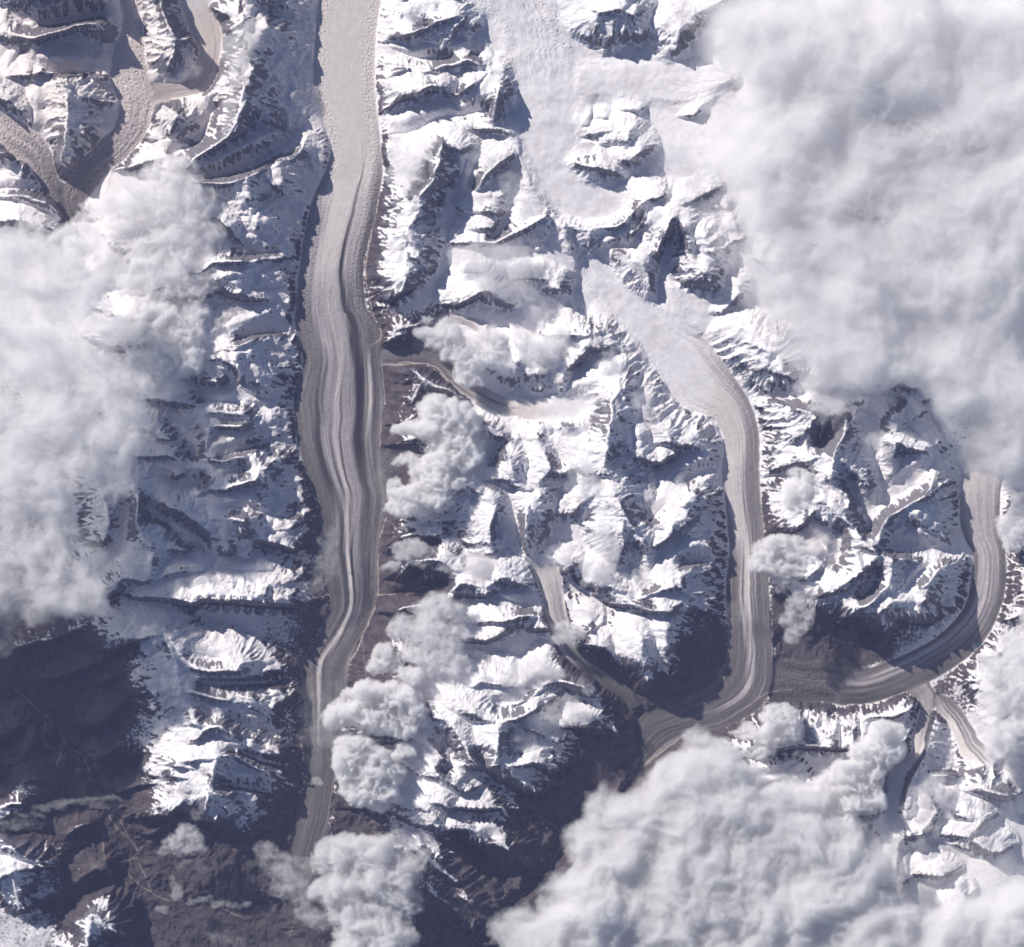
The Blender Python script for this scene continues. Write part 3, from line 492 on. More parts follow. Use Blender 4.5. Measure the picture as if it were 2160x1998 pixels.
def solve(cz, cw):
    levels = [(cz, cw)]
    while min(levels[-1][0].shape) > 24:
        z, w = levels[-1]
        H2, W2 = (z.shape[0] + 1) // 2, (z.shape[1] + 1) // 2
        zp = np.pad(z * w, ((0, H2 * 2 - z.shape[0]), (0, W2 * 2 - z.shape[1]))); wp = np.pad(w, ((0, H2 * 2 - z.shape[0]), (0, W2 * 2 - z.shape[1])))
        ws = wp.reshape(H2, 2, W2, 2).sum((1, 3)); zs = zp.reshape(H2, 2, W2, 2).sum((1, 3))
        levels.append((np.where(ws > 0, zs / np.maximum(ws, 1e-6), 0).astype(np.float32), (ws > 0).astype(np.float32)))
    h = None
    for li in range(len(levels) - 1, -1, -1):
        z, w = levels[li]
        if h is None:
            h = np.full(z.shape, z[w > 0].mean(), np.float32)
        else:
            up = np.repeat(np.repeat(h, 2, 0), 2, 1)[:z.shape[0], :z.shape[1]]
            h = up.copy()
        m = w > 0
        h[m] = z[m]
        its = 40 if li == 0 else (80 if li == 1 else 150)
        for _ in range(its):
            p = np.pad(h, 1, mode='edge')
            h = .25 * (p[:-2, 1:-1] + p[2:, 1:-1] + p[1:-1, :-2] + p[1:-1, 2:])
            h[m] = z[m]
    return h
H = solve(cz, cw)
print('base surface', round(time.time() - T0, 1))

gsoft = blur(gm, 2)
dist_in = blur(gm, 6)
off = np.clip(1 - gsoft * 1.15, 0, 1)
fz = upsample0(PX, PY)
K = 1.5 - .34 * np.exp(-((PX - 200) / 330) ** 2 - ((PY - 120) / 280) ** 2)
H = fz + (H - fz) * np.where(H > fz, K, 1.0)
RM = np.where(RIDGE_MAP > -50, fz + (RIDGE_MAP - fz) * np.where(RIDGE_MAP > fz, K, 1.0), -60).astype(np.float32)
steepness = .90 + .18 * fbm(PX, PY, 60, 3, .5, 35)
RM = np.where(g_ok, np.maximum(RM, gz), RM)
E = envelope(RM, steepness, 34)
low_ = np.minimum(H, fz + .17 * (H - fz) + .8)
E = np.maximum(E, low_)
cut = np.minimum(H, E)
H = np.where(g_ok, H, cut * .92 + H * .08)
H = blur(H, 1) * .55 + H * .45
# the snowfields have no banks: the drifts run out into the slopes
sg = soft_ice.astype(np.float32); se = np.clip(4 * blur(sg, 7) * (1 - blur(sg, 7)) * 1.2, 0, 1)
H = H * (1 - se) + blur(H, 6) * se
relief = blur(np.abs(H - blur(H, 22)), 14)
steep0 = np.hypot(*np.gradient(blur(H, 3), STEP * S))
act = 0

# side ridges come down to the ice: no wall stands over the bank of a big glacier
bigm = (gid == PRIORITY.index('main')) | (gid == PRIORITY.index('middle')) | (gid == PRIORITY.index('east'))
dist = np.where(bigm, 0, 999).astype(np.float32)
for it in range(110):
    d0 = dist
    dist = d0.copy()
    dist[1:] = np.minimum(dist[1:], d0[:-1] + 1); dist[:-1] = np.minimum(dist[:-1], d0[1:] + 1)
    dist[:, 1:] = np.minimum(dist[:, 1:], d0[:, :-1] + 1); dist[:, :-1] = np.minimum(dist[:, :-1], d0[:, 1:] + 1)
    if it % 2:
        dist[1:, 1:] = np.minimum(dist[1:, 1:], d0[:-1, :-1] + 1.4); dist[:-1, :-1] = np.minimum(dist[:-1, :-1], d0[1:, 1:] + 1.4)
        dist[1:, :-1] = np.minimum(dist[1:, :-1], d0[:-1, 1:] + 1.4); dist[:-1, 1:] = np.minimum(dist[:-1, 1:], d0[1:, :-1] + 1.4)
dist = np.where(dist > 105, 999, dist)
cap = fz + .6 + (np.where((PX < 720), .62, .85) + .50 * fbm(PX, PY, 75, 3, .5, 36)) * dist * STEP * S
H = np.where(H > cap, cap + (H - cap) * .12, H)
steep0 = np.hypot(*np.gradient(blur(H, 3), STEP * S)); act = np.clip(steep0 * 1.25, 0.06, 1.0) * off

# middle-sized knolls and side ridges where the survey has none
wx = PX + 16 * fbm(PX, PY, 70, 3, .5, 40); wy = PY + 16 * fbm(PX, PY, 70, 3, .5, 44)
mid = fbm(wx, wy, 62, 4, .5, 50, 'r')
H = H + (mid - .35) * 1.5 * np.clip(steep0 * 1.5, .12, 1) * off

# low brown hills of the dry valleys
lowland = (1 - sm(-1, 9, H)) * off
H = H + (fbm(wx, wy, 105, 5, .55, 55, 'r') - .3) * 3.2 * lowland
def gullies(H, wl, amp, seed, sharp, raw=False):
    """side spurs and couloirs that run down the local slope"""
    b = blur(H, max(1, wl / STEP * .28))
    dy, dx = np.gradient(b, STEP * S)
    sl = np.hypot(dx, dy) + 1e-4
    # across-slope direction
    ax, ay = (-dy / sl), (dx / sl)
    x = (PX + wl * .35 * fbm(PX, PY, wl * 2.2, 2, .5, 140 + seed)) / wl; y = (PY + wl * .35 * fbm(PX, PY, wl * 2.2, 2, .5, 150 + seed)) / wl
    fxl = np.floor(x); fyl = np.floor(y)
    ix = fxl.astype(np.int32); iy = fyl.astype(np.int32)
    fx = x - fxl; fy = y - fyl
    acc = np.zeros_like(H); accs = np.zeros_like(H); wt = np.zeros_like(H)
    for i in (-1, 0, 1, 2):
        for j in (-1, 0, 1, 2):
            h = h2(ix + i, iy + j, seed)
            vx = fx - i - (R1[h] - .5) * .8; vy = fy - j - (R2[h] - .5) * .8
            w = np.exp(-(vx * vx + vy * vy) * 2.2)
            ph = (vx * ax + vy * ay) * (2 * np.pi) + R1[h] * 6.28
            acc += w * np.cos(ph); accs += w * np.sin(ph); wt += w
    m = np.hypot(acc, accs) + 1e-5
    c = acc / m * np.clip(m / wt * 2.2, 0, 1)
    if sharp:
        c = 1 - 2 * np.abs(c) ** .8 * 1.0
        c = c * .9
    sun_side = (dx * SUN_DIR[0] - dy * SUN_DIR[1]) / sl                      # +1: climbs along the light, so it faces the sun
    if raw:
        return c
    g = sm(.45, 1.1, sl) * 1.35 * (1 - .6 * sm(-.2, .8, sun_side))
    return c * amp * g * off * (.25 + .95 * sm(-.45, .35, fbm(PX, PY, wl * 3, 3, .5, 160 + seed)))
H = H + gullies(H, 52, 1.5, 5, True)
H = H + gullies(H, 25, .60, 6, True)
H = H + gullies(H, 12, .22, 7, True)
sl_ = np.hypot(*np.gradient(blur(H, 4), STEP * S))
H = H + lowland * sm(.06, .4, sl_) * (.55 * gullies(H, 30, 1, 13, False, True) + .28 * gullies(H, 14, 1, 14, False, True))
print('gullies', round(time.time() - T0, 1))
sl1 = np.hypot(*np.gradient(H, STEP * S))
rough = (sm(.35, 1.0, sl1) + .04) * off
H = H + fbm(PX, PY, 9, 3, .6, 70, 'r') * .6 * rough
H = H + fbm(PX, PY, 26, 3, .5, 76) * .3 * off * np.where(soft_ice, .4, 1) + fbm(PX, PY, 60, 3, .5, 79) * .8 * soft_ice

# ------------------------------------------------------------------ glacier surface, colours of the ground
def lin(c):
    c = np.asarray(c, np.float32) / 255.0
    return np.where(c <= .04045, c / 12.92, ((c + .055) / 1.055) ** 2.4)
def prof(rows, u, v, nu=240, nv=400):
    """a table of (v, [(u, value), ...]) read out at u, v"""
    us = np.linspace(-1, 1, nu); vs = np.array([r[0] for r in rows])
    T = np.stack([np.interp(us, [p[0] for p in r[1]], [p[1] for p in r[1]]) for r in rows])
    vv = np.linspace(0, 1, nv)
    T2 = np.stack([np.interp(vv, vs, T[:, k]) for k in range(nu)], 1)
    a = (u + 1) / 2 * (nu - 1); b = v * (nv - 1)
    i = np.clip(a.astype(int), 0, nu - 2); j = np.clip(b.astype(int), 0, nv - 2)
    fa = np.clip(a - i, 0, 1); fb = np.clip(b - j, 0, 1)
    return (T2[j, i] * (1 - fa) + T2[j, i + 1] * fa) * (1 - fb) + (T2[j + 1, i] * (1 - fa) + T2[j + 1, i + 1] * fa) * fb

def bank(rows_y, name_rows, pxu):
    pass

mgy = np.array([r[0] for r in MG], float); mgl = np.array([r[1] for r in MG], float); mgr = np.array([r[2] for r in MG], float)
_zl, _L, _R = GLAC['main']
_C = (_L + _R) / 2
_arc = np.concatenate([[0], np.cumsum(np.hypot(*np.diff(_C, axis=0).T))]); _arc /= _arc[-1]
def mg_row(ypx, items):
    """(photograph y, [(photograph x, tone)]) -> (v, [(u, tone)])"""
    ym = ypx / 1.0811
    l = np.interp(ym, mgy, mgl) * 1.0811; r = np.interp(ym, mgy, mgr) * 1.0811
    v = np.interp(ypx, _C[:, 1], _arc)
    return (float(v), [((x - l) / (r - l) * 2 - 1, t) for x, t in items])
MGT = [mg_row(y, it) for y, it in (
    (-200, [(650, 205), (800, 205)]), (150, [(650, 202), (672, 206), (785, 208), (800, 205)]), (250, [(665, 190), (676, 206), (750, 208), (780, 200), (795, 180)]),
    (320, [(672, 150), (690, 165), (702, 205), (760, 206), (763, 178), (766, 204), (790, 196), (800, 172), (815, 160)]),
    (380, [(660, 150), (690, 160), (700, 200), (757, 200), (760, 110), (763, 200), (778, 190), (792, 150), (806, 120)]),
    (470, [(645, 150), (680, 160), (692, 195), (732, 196), (738, 100), (743, 176), (765, 176), (778, 118), (790, 120)]),
    (560, [(618, 152), (632, 160), (664, 166), (672, 190), (708, 190), (716, 170), (718, 74), (722, 74), (726, 164), (752, 160), (756, 120), (766, 112), (772, 150)]),
    (620, [(622, 140), (650, 142), (660, 164), (700, 170), (716, 170), (721, 84), (728, 84), (732, 164), (736, 120), (752, 146), (760, 116), (775, 125)]),
    (660, [(625, 128), (655, 132), (658, 152), (675, 160), (690, 168), (712, 170), (726, 160), (731, 86), (742, 92), (746, 132), (765, 138), (780, 118), (792, 124)]),
    (720, [(628, 124), (656, 126), (664, 140), (675, 134), (680, 165), (700, 162), (722, 170), (734, 150), (740, 92), (754, 92), (762, 138), (782, 112), (800, 122)]),
    (780, [(632, 126), (672, 126), (676, 104), (682, 150), (687, 104), (692, 150), (700, 158), (712, 140), (716, 178), (722, 172), (726, 138), (742, 160), (746, 120), (752, 84), (766, 84), (770, 140), (774, 112), (777, 176), (782, 172), (785, 112), (800, 116), (808, 148)]),
    (850, [(625, 128), (664, 126), (668, 104), (676, 132), (681, 104), (686, 150), (704, 150), (708, 178), (716, 176), (718, 112), (724, 150), (738, 146), (746, 146), (752, 88), (764, 86), (768, 112), (771, 150), (775, 122), (778, 190), (783, 186), (786, 112), (798, 118), (806, 140)]),
    (940, [(628, 126), (662, 122), (666, 102), (676, 98), (682, 154), (694, 158), (698, 110), (702, 152), (708, 176), (715, 176), (718, 92), (722, 150), (738, 154), (742, 134), (752, 86), (768, 86), (772, 148), (778, 118), (782, 156), (786, 118), (802, 124)]),
    (1020, [(648, 116), (680, 114), (694, 96), (702, 102), (707, 160), (713, 164), (716, 96), (720, 118), (724, 180), (730, 180), (733, 92), (737, 160), (758, 142), (764, 104), (772, 104), (784, 150), (788, 118), (804, 128)]),
    (1100, [(672, 112), (692, 110), (703, 122), (712, 152), (718, 108), (724, 104), (728, 184), (735, 182), (738, 90), (742, 158), (757, 146), (764, 112), (780, 108), (786, 140), (792, 114), (808, 124)]),
    (1180, [(678, 112), (706, 112), (716, 128), (722, 96), (728, 100), (731, 190), (737, 188), (739, 88), (743, 88), (746, 154), (758, 146), (764, 114), (778, 108), (784, 134), (796, 118)]),
    (1280, [(696, 112), (716, 112), (722, 134), (728, 96), (733, 104), (736, 192), (741, 190), (744, 90), (747, 134), (754, 126), (758, 150), (764, 112), (782, 112), (790, 124)]),
    (1340, [(680, 112), (692, 128), (702, 102), (706, 120), (711, 190), (718, 190), (722, 96), (728, 124), (740, 132), (750, 112), (766, 118), (772, 124)]),
    (1395, [(648, 112), (662, 128), (668, 104), (672, 112), (676, 188), (683, 188), (686, 102), (692, 124), (706, 130), (716, 108), (730, 128), (735, 140)]),
    (1460, [(642, 112), (660, 122), (667, 112), (670, 184), (675, 182), (678, 112), (694, 122), (700, 102), (716, 124), (726, 124)]),
    (1520, [(645, 112), (664, 120), (668, 120), (670, 160), (673, 156), (676, 112), (700, 118), (720, 120)]),
    (1590, [(645, 110), (664, 118), (672, 124), (680, 112), (700, 116), (720, 118)]), (1720, [(630, 112), (650, 122), (670, 114), (700, 122)]), (1850, [(610, 108), (690, 112)]))]
RGT = [(0, [(-1, 224), (1, 224)]), (.1, [(-1, 224), (1, 224)]), (.2, [(-1, 222), (.86, 222), (1, 214)]),
       (.27, [(-1, 220), (.55, 216), (.62, 160), (.66, 200), (.7, 150), (.75, 196), (.86, 165), (1, 180)]),
       (.33, [(-1, 212), (.4, 208), (.46, 150), (.52, 196), (.56, 138), (.62, 190), (.72, 160), (1, 150)]),
       (.39, [(-1, 200), (-.6, 205), (.12, 200), (.24, 192), (.28, 132), (.33, 186), (.38, 140), (.46, 150), (1, 144)]),
       (.45, [(-1, 190), (-.5, 196), (0, 188), (.1, 192), (.14, 128), (.2, 186), (.26, 132), (.34, 142), (1, 138)]),
       (.5, [(-1, 150), (-.86, 160), (-.8, 190), (-.3, 190), (0, 184), (.08, 126), (.16, 182), (.22, 130), (.3, 140), (1, 140)]),
       (.55, [(-1, 150), (-.7, 142), (-.66, 190), (-.3, 190), (.1, 190), (.16, 104), (.2, 176), (.28, 138), (1, 138)]),
       (.6, [(-1, 125), (-.55, 132), (-.36, 150), (-.3, 190), (-.22, 110), (-.14, 200), (.14, 204), (.18, 112), (.26, 176), (.3, 110), (.42, 190), (.46, 130), (1, 132)]),
       (.65, [(-1, 120), (-.4, 128), (-.34, 190), (-.26, 150), (-.22, 108), (-.12, 196), (.12, 196), (.16, 112), (.26, 170), (.32, 112), (.4, 186), (.44, 120), (1, 130)]),
       (.7, [(-1, 120), (-.4, 122), (-.3, 124), (-.28, 184), (-.16, 180), (-.1, 116), (-.02, 190), (.1, 184), (.14, 116), (.2, 150), (.26, 120), (1, 128)]),
       (.75, [(-1, 120), (-.2, 122), (-.08, 170), (0, 180), (.06, 120), (.12, 180), (.18, 176), (.22, 124), (.6, 128), (.64, 160), (.68, 120), (1, 120)]),
       (.8, [(-1, 116), (-.1, 120), (.06, 122), (.12, 186), (.26, 186), (.3, 124), (.66, 124), (.7, 158), (.74, 118), (1, 116)]),
       (.84, [(-1, 116), (0, 116), (.08, 176), (.14, 130), (.2, 180), (.26, 116), (1, 112)]), (.88, [(-1, 112), (-.06, 120), (-.02, 160), (.04, 118), (1, 110)]), (.93, [(-1, 112), (.75, 112), (.86, 134), (1, 118)]), (1, [(-1, 110), (.7, 108), (.88, 136), (1, 116)])]
EAT = [(0, [(-1, 215), (1, 215)]), (.18, [(-1, 190), (1, 190)]), (.26, [(-1, 130), (-.8, 170), (.7, 178), (.9, 140), (1, 130)]),
       (.4, [(-1, 120), (-.75, 130), (-.6, 176), (-.3, 190), (-.22, 150), (-.1, 188), (.1, 150), (.2, 182), (.4, 160), (.6, 180), (.66, 130), (1, 128)]),
       (.55, [(-1, 118), (-.7, 128), (-.6, 160), (-.4, 186), (-.34, 120), (-.24, 182), (0, 176), (.08, 120), (.16, 170), (.3, 128), (.5, 150), (.6, 120), (1, 124)]),
       (.7, [(-1, 112), (-.8, 150), (-.66, 192), (-.5, 186), (-.4, 112), (-.3, 180), (-.1, 116), (.1, 158), (.3, 112), (1, 112)]),
       (.85, [(-1, 112), (-.7, 128), (-.5, 186), (-.36, 116), (-.2, 166), (0, 110), (.3, 124), (1, 108)]), (.94, [(-1, 104), (-.5, 124), (-.2, 166), (0, 108), (.2, 140), (.4, 104), (1, 106)]), (1, [(-1, 104), (-.3, 112), (0, 100), (.4, 112), (1, 104)])]
FLAT = lambda a, b: [(0, [(-1, a), (1, a)]), (1, [(-1, b), (1, b)])]
NWT = [(0, [(-1, 196), (1, 196)]), (.4, [(-1, 184), (0, 190), (1, 182)]), (.5, [(-1, 180), (-.3, 186), (-.2, 158), (-.14, 184), (.2, 160), (.3, 184), (1, 176)]),
       (.66, [(-1, 150), (-.3, 152), (.1, 146), (.3, 176), (.36, 138), (.5, 178), (.6, 140), (.8, 176), (1, 160)]), (.85, [(-1, 128), (0, 130), (.3, 120), (1, 140)]), (1, [(-1, 108), (1, 106)])]
NBT = [(0, [(-1, 200), (1, 200)]), (.55, [(-1, 190), (.3, 186), (.5, 160), (.56, 190), (1, 186)]), (.8, [(-1, 178), (-.4, 150), (-.3, 180), (.2, 150), (.3, 180), (1, 182)]), (1, [(-1, 150), (1, 165)])]
WET = [(0, [(-1, 150), (-.3, 200), (1, 190)]), (.4, [(-1, 190), (-.2, 150), (0, 186), (.5, 150), (1, 180)]), (.75, [(-1, 140), (0, 130), (.3, 150), (1, 130)]), (1, [(-1, 110), (1, 110)])]
SVT = [(0, [(-1, 222), (1, 222)]), (.3, [(-1, 210), (0, 205), (1, 215)]), (.45, [(-1, 170), (-.3, 176), (0, 100), (.1, 160), (.6, 170), (1, 196)]), (.62, [(-1, 128), (-.2, 122), (.2, 150), (.6, 110), (.9, 176), (1, 120)]), (.8, [(-1, 118), (.7, 112), (.9, 170), (1, 120)]), (1, [(-1, 124), (.8, 122), (.92, 168), (1, 130)])]
HKT = [(0, [(-1, 225), (1, 225)]), (.38, [(-1, 215), (1, 222)]), (.5, [(-1, 200), (1, 205)]), (.6, [(-1, 168), (.85, 172), (1, 120)]), (.72, [(-1, 150), (0, 160), (.8, 160), (.95, 110)]), (.8, [(-1, 120), (0, 130), (.6, 156), (.9, 110)]), (.9, [(-1, 112), (0, 120), (.5, 150), (.8, 110), (1, 150)]), (1, [(-1, 110), (.4, 108), (1, 120)])]
DBT = [(0, [(-1, 218), (-.2, 216), (-.1, 130), (.1, 200), (.3, 140), (.5, 200), (.8, 160), (1, 140)]), (.6, [(-1, 200), (-.4, 196), (-.2, 120), (0, 186), (.2, 120), (.4, 190), (.6, 130), (1, 130)]), (1, [(-1, 130), (0, 150), (.3, 110), (1, 120)])]
CET = [(0, [(-1, 205), (1, 215)]), (.3, [(-1, 190), (-.1, 185), (0, 140), (.1, 185), (.5, 165), (1, 195)]), (.5, [(-1, 180), (-.2, 160), (0, 130), (.2, 170), (1, 150)]), (.7, [(-1, 120), (0, 118), (.3, 140), (1, 116)]), (1, [(-1, 100), (0, 108), (1, 100)])]
GT = {'main': MGT, 'middle': RGT, 'east': EAT, 'debris': [(0, [(-1, 104), (-.3, 112), (0, 100), (.4, 112), (1, 104)]), (.5, [(-1, 108), (-.5, 100), (.1, 112), (.5, 102), (1, 108)]), (1, [(-1, 106), (0, 112), (1, 104)])], 'hook': HKT, 'double': DBT, 'northwest': NWT, 'northbranch': NBT, 'west': WET, 'sidevalley': SVT, 'upperside': FLAT(185, 130), 'central': CET,
      'snowfield': FLAT(226, 226), 'snowarm': FLAT(226, 226), 'trib': [(0, [(-1, 205), (.1, 190), (.2, 150), (.3, 205), (1, 210)]), (1, [(-1, 214), (-.4, 190), (-.3, 214), (1, 216)])], 'basin': [(0, [(-1, 222), (1, 222)]), (.6, [(-1, 205), (0, 180), (.2, 205), (1, 200)]), (1, [(-1, 150), (0, 130), (1, 150)])]}
tone = np.full((NY, NX), 220, np.float32)
streak = np.zeros((NY, NX), np.float32)
for nm in PRIORITY:
    k = PRIORITY.index(nm); m = gid == k
    if not m.any():
        continue
    u, v = gu[m], gv[m]
    x, y = PX[m], PY[m]
    wid = {'main': 64, 'middle': 40, 'east': 26, 'snowfield': 60}.get(nm, 22)
    L = GLEN[nm]
    u = u + .020 * fbm(v * L, u * wid, 60, 3, .5, 300 + k)                         # flow lines waver a little
    t = prof(GT[nm], np.clip(u, -1, 1), v)
    # flow streaks: much longer than wide
    s = perlin(u * wid / 3.0 + 3, v * L / 150, 200 + k) * .5 + perlin(u * wid / 1.5, v * L / 70, 210 + k) * .5 + perlin(u * wid / 7.0, v * L / 320, 220 + k) * .6
    clean = sm(175, 205, t)
    spk = fbm(x, y, 4.2, 2, .6, 230)                                               # hummocks
    t = t + s * (13 - 11 * clean) + spk * (6 - 4 * clean) * (2.6 if nm in ('northwest', 'west') else 1.0)
    tone[m] = t
    dirty = (1 - clean)
    H_add = s * (.04 + .16 * dirty) + fbm(x, y, 7, 3, .6, 240, 'r') * ((.45 if nm == 'debris' else .01) + .16 * dirty + (.5 if nm in ('northwest', 'west') else 0)) + (1 - u * u) * .5
    if nm in ('main', 'middle'):
        H_add += .45 * np.exp(-((np.abs(u) - .97) / .035) ** 2) * sm(.35, .5, v)     # lateral moraine crests
    # crevassed ice, edge of the main glacier
    if nm == 'main':
        cre = sm(.30, .85, np.abs(u)) * (1 - sm(.36, .52, v))
        H_add += cre * .45 * perlin(x / 3.2 + y / 9, y / 3.4 - x / 9, 250)
    hw_ = g_w[m]
    if PRIORITY.index(nm) in SOFT or nm == 'middle':
        H_add += (1 - sm(.3, .5, v)) * (.25 * s + .22 * sm(.35, .8, np.abs(u)) * perlin(x / 4 + y / 11, y / 4.2 - x / 11, 251) + .5 * fbm(u * wid / 2.0, v * L / 120, 9, 3, .5, 252))
    H[m] = (gz[m] + H_add) * hw_ + (H[m] + H_add * (.9 if PRIORITY.index(nm) in SOFT or nm == 'middle' else .3)) * (1 - hw_)
# where two ice streams meet their stripes bend into one another
seam = np.zeros((NY, NX), np.float32)
for ax in (0, 1):
    d = (np.diff(gid.astype(np.int16), axis=ax) != 0) & (np.minimum(gid.take(range(1, gid.shape[ax]), ax), gid.take(range(gid.shape[ax] - 1), ax)) >= 0)
    if ax == 0:
        seam[1:][d] = 1
    else:
        seam[:, 1:][d] = 1
seam = np.clip(blur(seam, 4) * 9, 0, 1)
tb = blur(np.where(g_ok, tone, 125), 4)
tone = tone * (1 - seam * .8) + (tb + 10 * fbm(PX, PY, 9, 3, .6, 245)) * seam * .8
H = H * (1 - seam) + blur(H, 3) * seam
H = H + seam * fbm(PX, PY, 12, 3, .6, 246) * .4
H = np.where((gsoft > .02) & (gsoft < .98), blur(H, 1) * .5 + H * .5, H).astype(np.float32)
print('glaciers', round(time.time() - T0, 1))

# rocks, snow cover
dy, dx = np.gradient(H, STEP * S)
slope = np.hypot(dx, dy)
hb = blur(H, 2); curv = H - blur(H, 4)
slope_b = np.hypot(*np.gradient(hb, STEP * S))
# local snow line, from a handful of places (map units)
SL = [(100, 100, 4), (400, 100, 2), (500, 200, 2), (150, 400, 10), (500, 350, 6), (480, 600, 8), (480, 900, 8), (400, 1000, 4), (500, 1150, 9), (250, 1000, 5), (200, 1150, 9), (420, 1300, 9), (460, 1450, 10), (560, 1350, 11), (330, 1400, 11), (200, 1300, 16), (100, 1450, 16),
      (50, 1700, 8), (100, 1800, 6), (250, 1650, 16), (760, 80, 8), (760, 200, 9), (770, 330, 13), (770, 450, 15), (760, 560, 17), (800, 640, 18), (830, 520, 12), (900, 300, 5), (760, 750, 21), (820, 740, 15), (780, 900, 20), (850, 900, 12), (790, 1050, 18), (860, 1000, 15), (790, 1130, 20), (850, 1120, 19),
      (900, 1180, 10), (790, 1230, 16), (1000, 700, 5), (1000, 850, 2), (1100, 950, 2), (1200, 800, 4), (1300, 900, 5), (1400, 900, 7), (1350, 1100, 9), (1280, 1250, 15), (1150, 1290, 17), (1390, 1280, 15), (1000, 1250, 6), (950, 1400, 7), (1100, 1400, 13), (1180, 1500, 18), (1000, 1550, 14), (900, 1650, 13), (860, 1500, 6), (800, 1500, 6),
      (850, 1750, 15), (1000, 1750, 22), (1100, 1650, 22), (1250, 1550, 20), (1200, 100, 2), (1300, 400, 2), (1500, 100, 2), (1350, 600, 7), (1480, 700, 9), (1500, 850, 12), (1530, 950, 12), (1520, 1060, 18), (1600, 850, 6), (1700, 900, 4), (1680, 1050, 4), (1600, 1250, 14), (1700, 1250, 14), (1800, 1200, 10), (1850, 1050, 8), (1800, 1000, 6),
      (1960, 1150, 16), (1950, 1280, 11), (1900, 1350, 12), (1450, 1480, 15), (1550, 1400, 9), (1600, 1420, 8), (1750, 1400, 8), (1700, 1650, 3), (1850, 1500, 4), (1950, 1700, 2), (1400, 1700, 5), (1890, 1330, 11)]
SL = np.array(SL, float)
cy_, cx_ = np.meshgrid(np.linspace(Y0, Y0 + NY * STEP, 90), np.linspace(X0, X0 + NX * STEP, 90), indexing='ij')
d2 = (cx_[..., None] / 1.0811 - SL[:, 0]) ** 2 + (cy_[..., None] / 1.0811 - SL[:, 1]) ** 2 + 900
wI = 1 / d2 ** 1.7
slc = (wI * SL[:, 2]).sum(-1) / wI.sum(-1)
def upsample(c, n0, n1):
    a = np.linspace(0, c.shape[0] - 1.001, n0); b = np.linspace(0, c.shape[1] - 1.001, n1)
    i = a.astype(int); j = b.astype(int); fa = (a - i)[:, None]; fb = (b - j)[None, :]
    return ((c[i][:, j] * (1 - fb) + c[i][:, j + 1] * fb) * (1 - fa) + (c[i + 1][:, j] * (1 - fb) + c[i + 1][:, j + 1] * fb) * fa).astype(np.float32)
snowline = upsample(slc, NY, NX)
n_big = fbm(PX, PY, 50, 4, .55, 90); n_small = fbm(PX, PY, 6, 3, .6, 95); n_mid = fbm(PX, PY, 18, 3, .6, 99)
# wind and sun strip the steeps and the ribs; couloirs and flats hold snow
rill0 = gullies(H, 15, 1, 12, False, True)
hold = (H - snowline) / 4.6 + 1.0 * n_big + .9 * n_mid + .5 * fbm(PX, PY, 3.5, 2, .6, 98) - .35 * rill0 * sm(.2, .6, slope_b)
rill = gullies(H, 10, 1, 9, False, True) * .6 + gullies(H, 19, 1, 10, False, True) * .5
strip = 3.4 * np.clip(slope_b - .62, 0, 1.3) + 1.15 * rill * sm(.45, .95, slope_b) + 1.4 * np.clip(curv, -.6, .8) * sm(.5, 1.1, slope_b) - .6 - 1.3 * np.exp(-dist / 7.0) + .9 * n_mid + 1.0 * n_small
snow = sm(-.35, .35, np.minimum(hold, 2.2) - strip)
low = sm(-1.0, 1.0, hold)
# bare ground colours
rock_dark = np.array([.075, .070, .080]); rock_brown = np.array([.125, .098, .09]); scree = np.array([.17, .142, .13])
rb = sm(-.5, .6, n_mid + .7 * n_big)[..., None]
rock = rock_dark * (1 - rb) + np.array([.11, .092, .098]) * rb
lowm = (1 - low)[..., None] * .85
flat = (1 - sm(.15, .55, slope_b))[..., None]
ground = rock_brown * (1 - .55 * rb) + scree * .55 * rb
ground = ground * (1 - flat * .5) + scree * 1.05 * flat * .5
ground = ground * (.80 + .55 * (n_small * .6 + n_mid * .6)[..., None])
bare = rock * (1 - lowm) + ground * lowm
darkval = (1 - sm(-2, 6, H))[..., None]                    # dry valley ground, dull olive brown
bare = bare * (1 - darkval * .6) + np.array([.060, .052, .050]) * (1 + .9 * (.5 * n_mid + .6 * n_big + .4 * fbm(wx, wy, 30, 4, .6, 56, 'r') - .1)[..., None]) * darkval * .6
bare = bare * np.array([.78, .80, .90])
bare = np.clip(bare, .02, .6)
white = np.array([.83, .82, .84]) * (1 - .05 * np.clip(n_big + .3, 0, 1))[..., None]
dust = sm(-.2, .9, n_big + n_mid * .5)[..., None] * np.array([.02, .05, .08])
creamy = (np.exp(-((PX - 180) / 330) ** 2 - ((PY - 120) / 300) ** 2) * .9 + np.exp(-((PX - 640) / 90) ** 2) * .35)[..., None]
white = white * (1 - np.clip(creamy, 0, 1) * np.array([.05, .11, .16]))
# a thin powder lies on the high rock as well
powder = (.14 * sm(.2, 2.0, hold))[..., None]
bare = bare * (1 - powder) + white * powder
col = bare * (1 - snow[..., None]) + (white - dust) * snow[..., None]
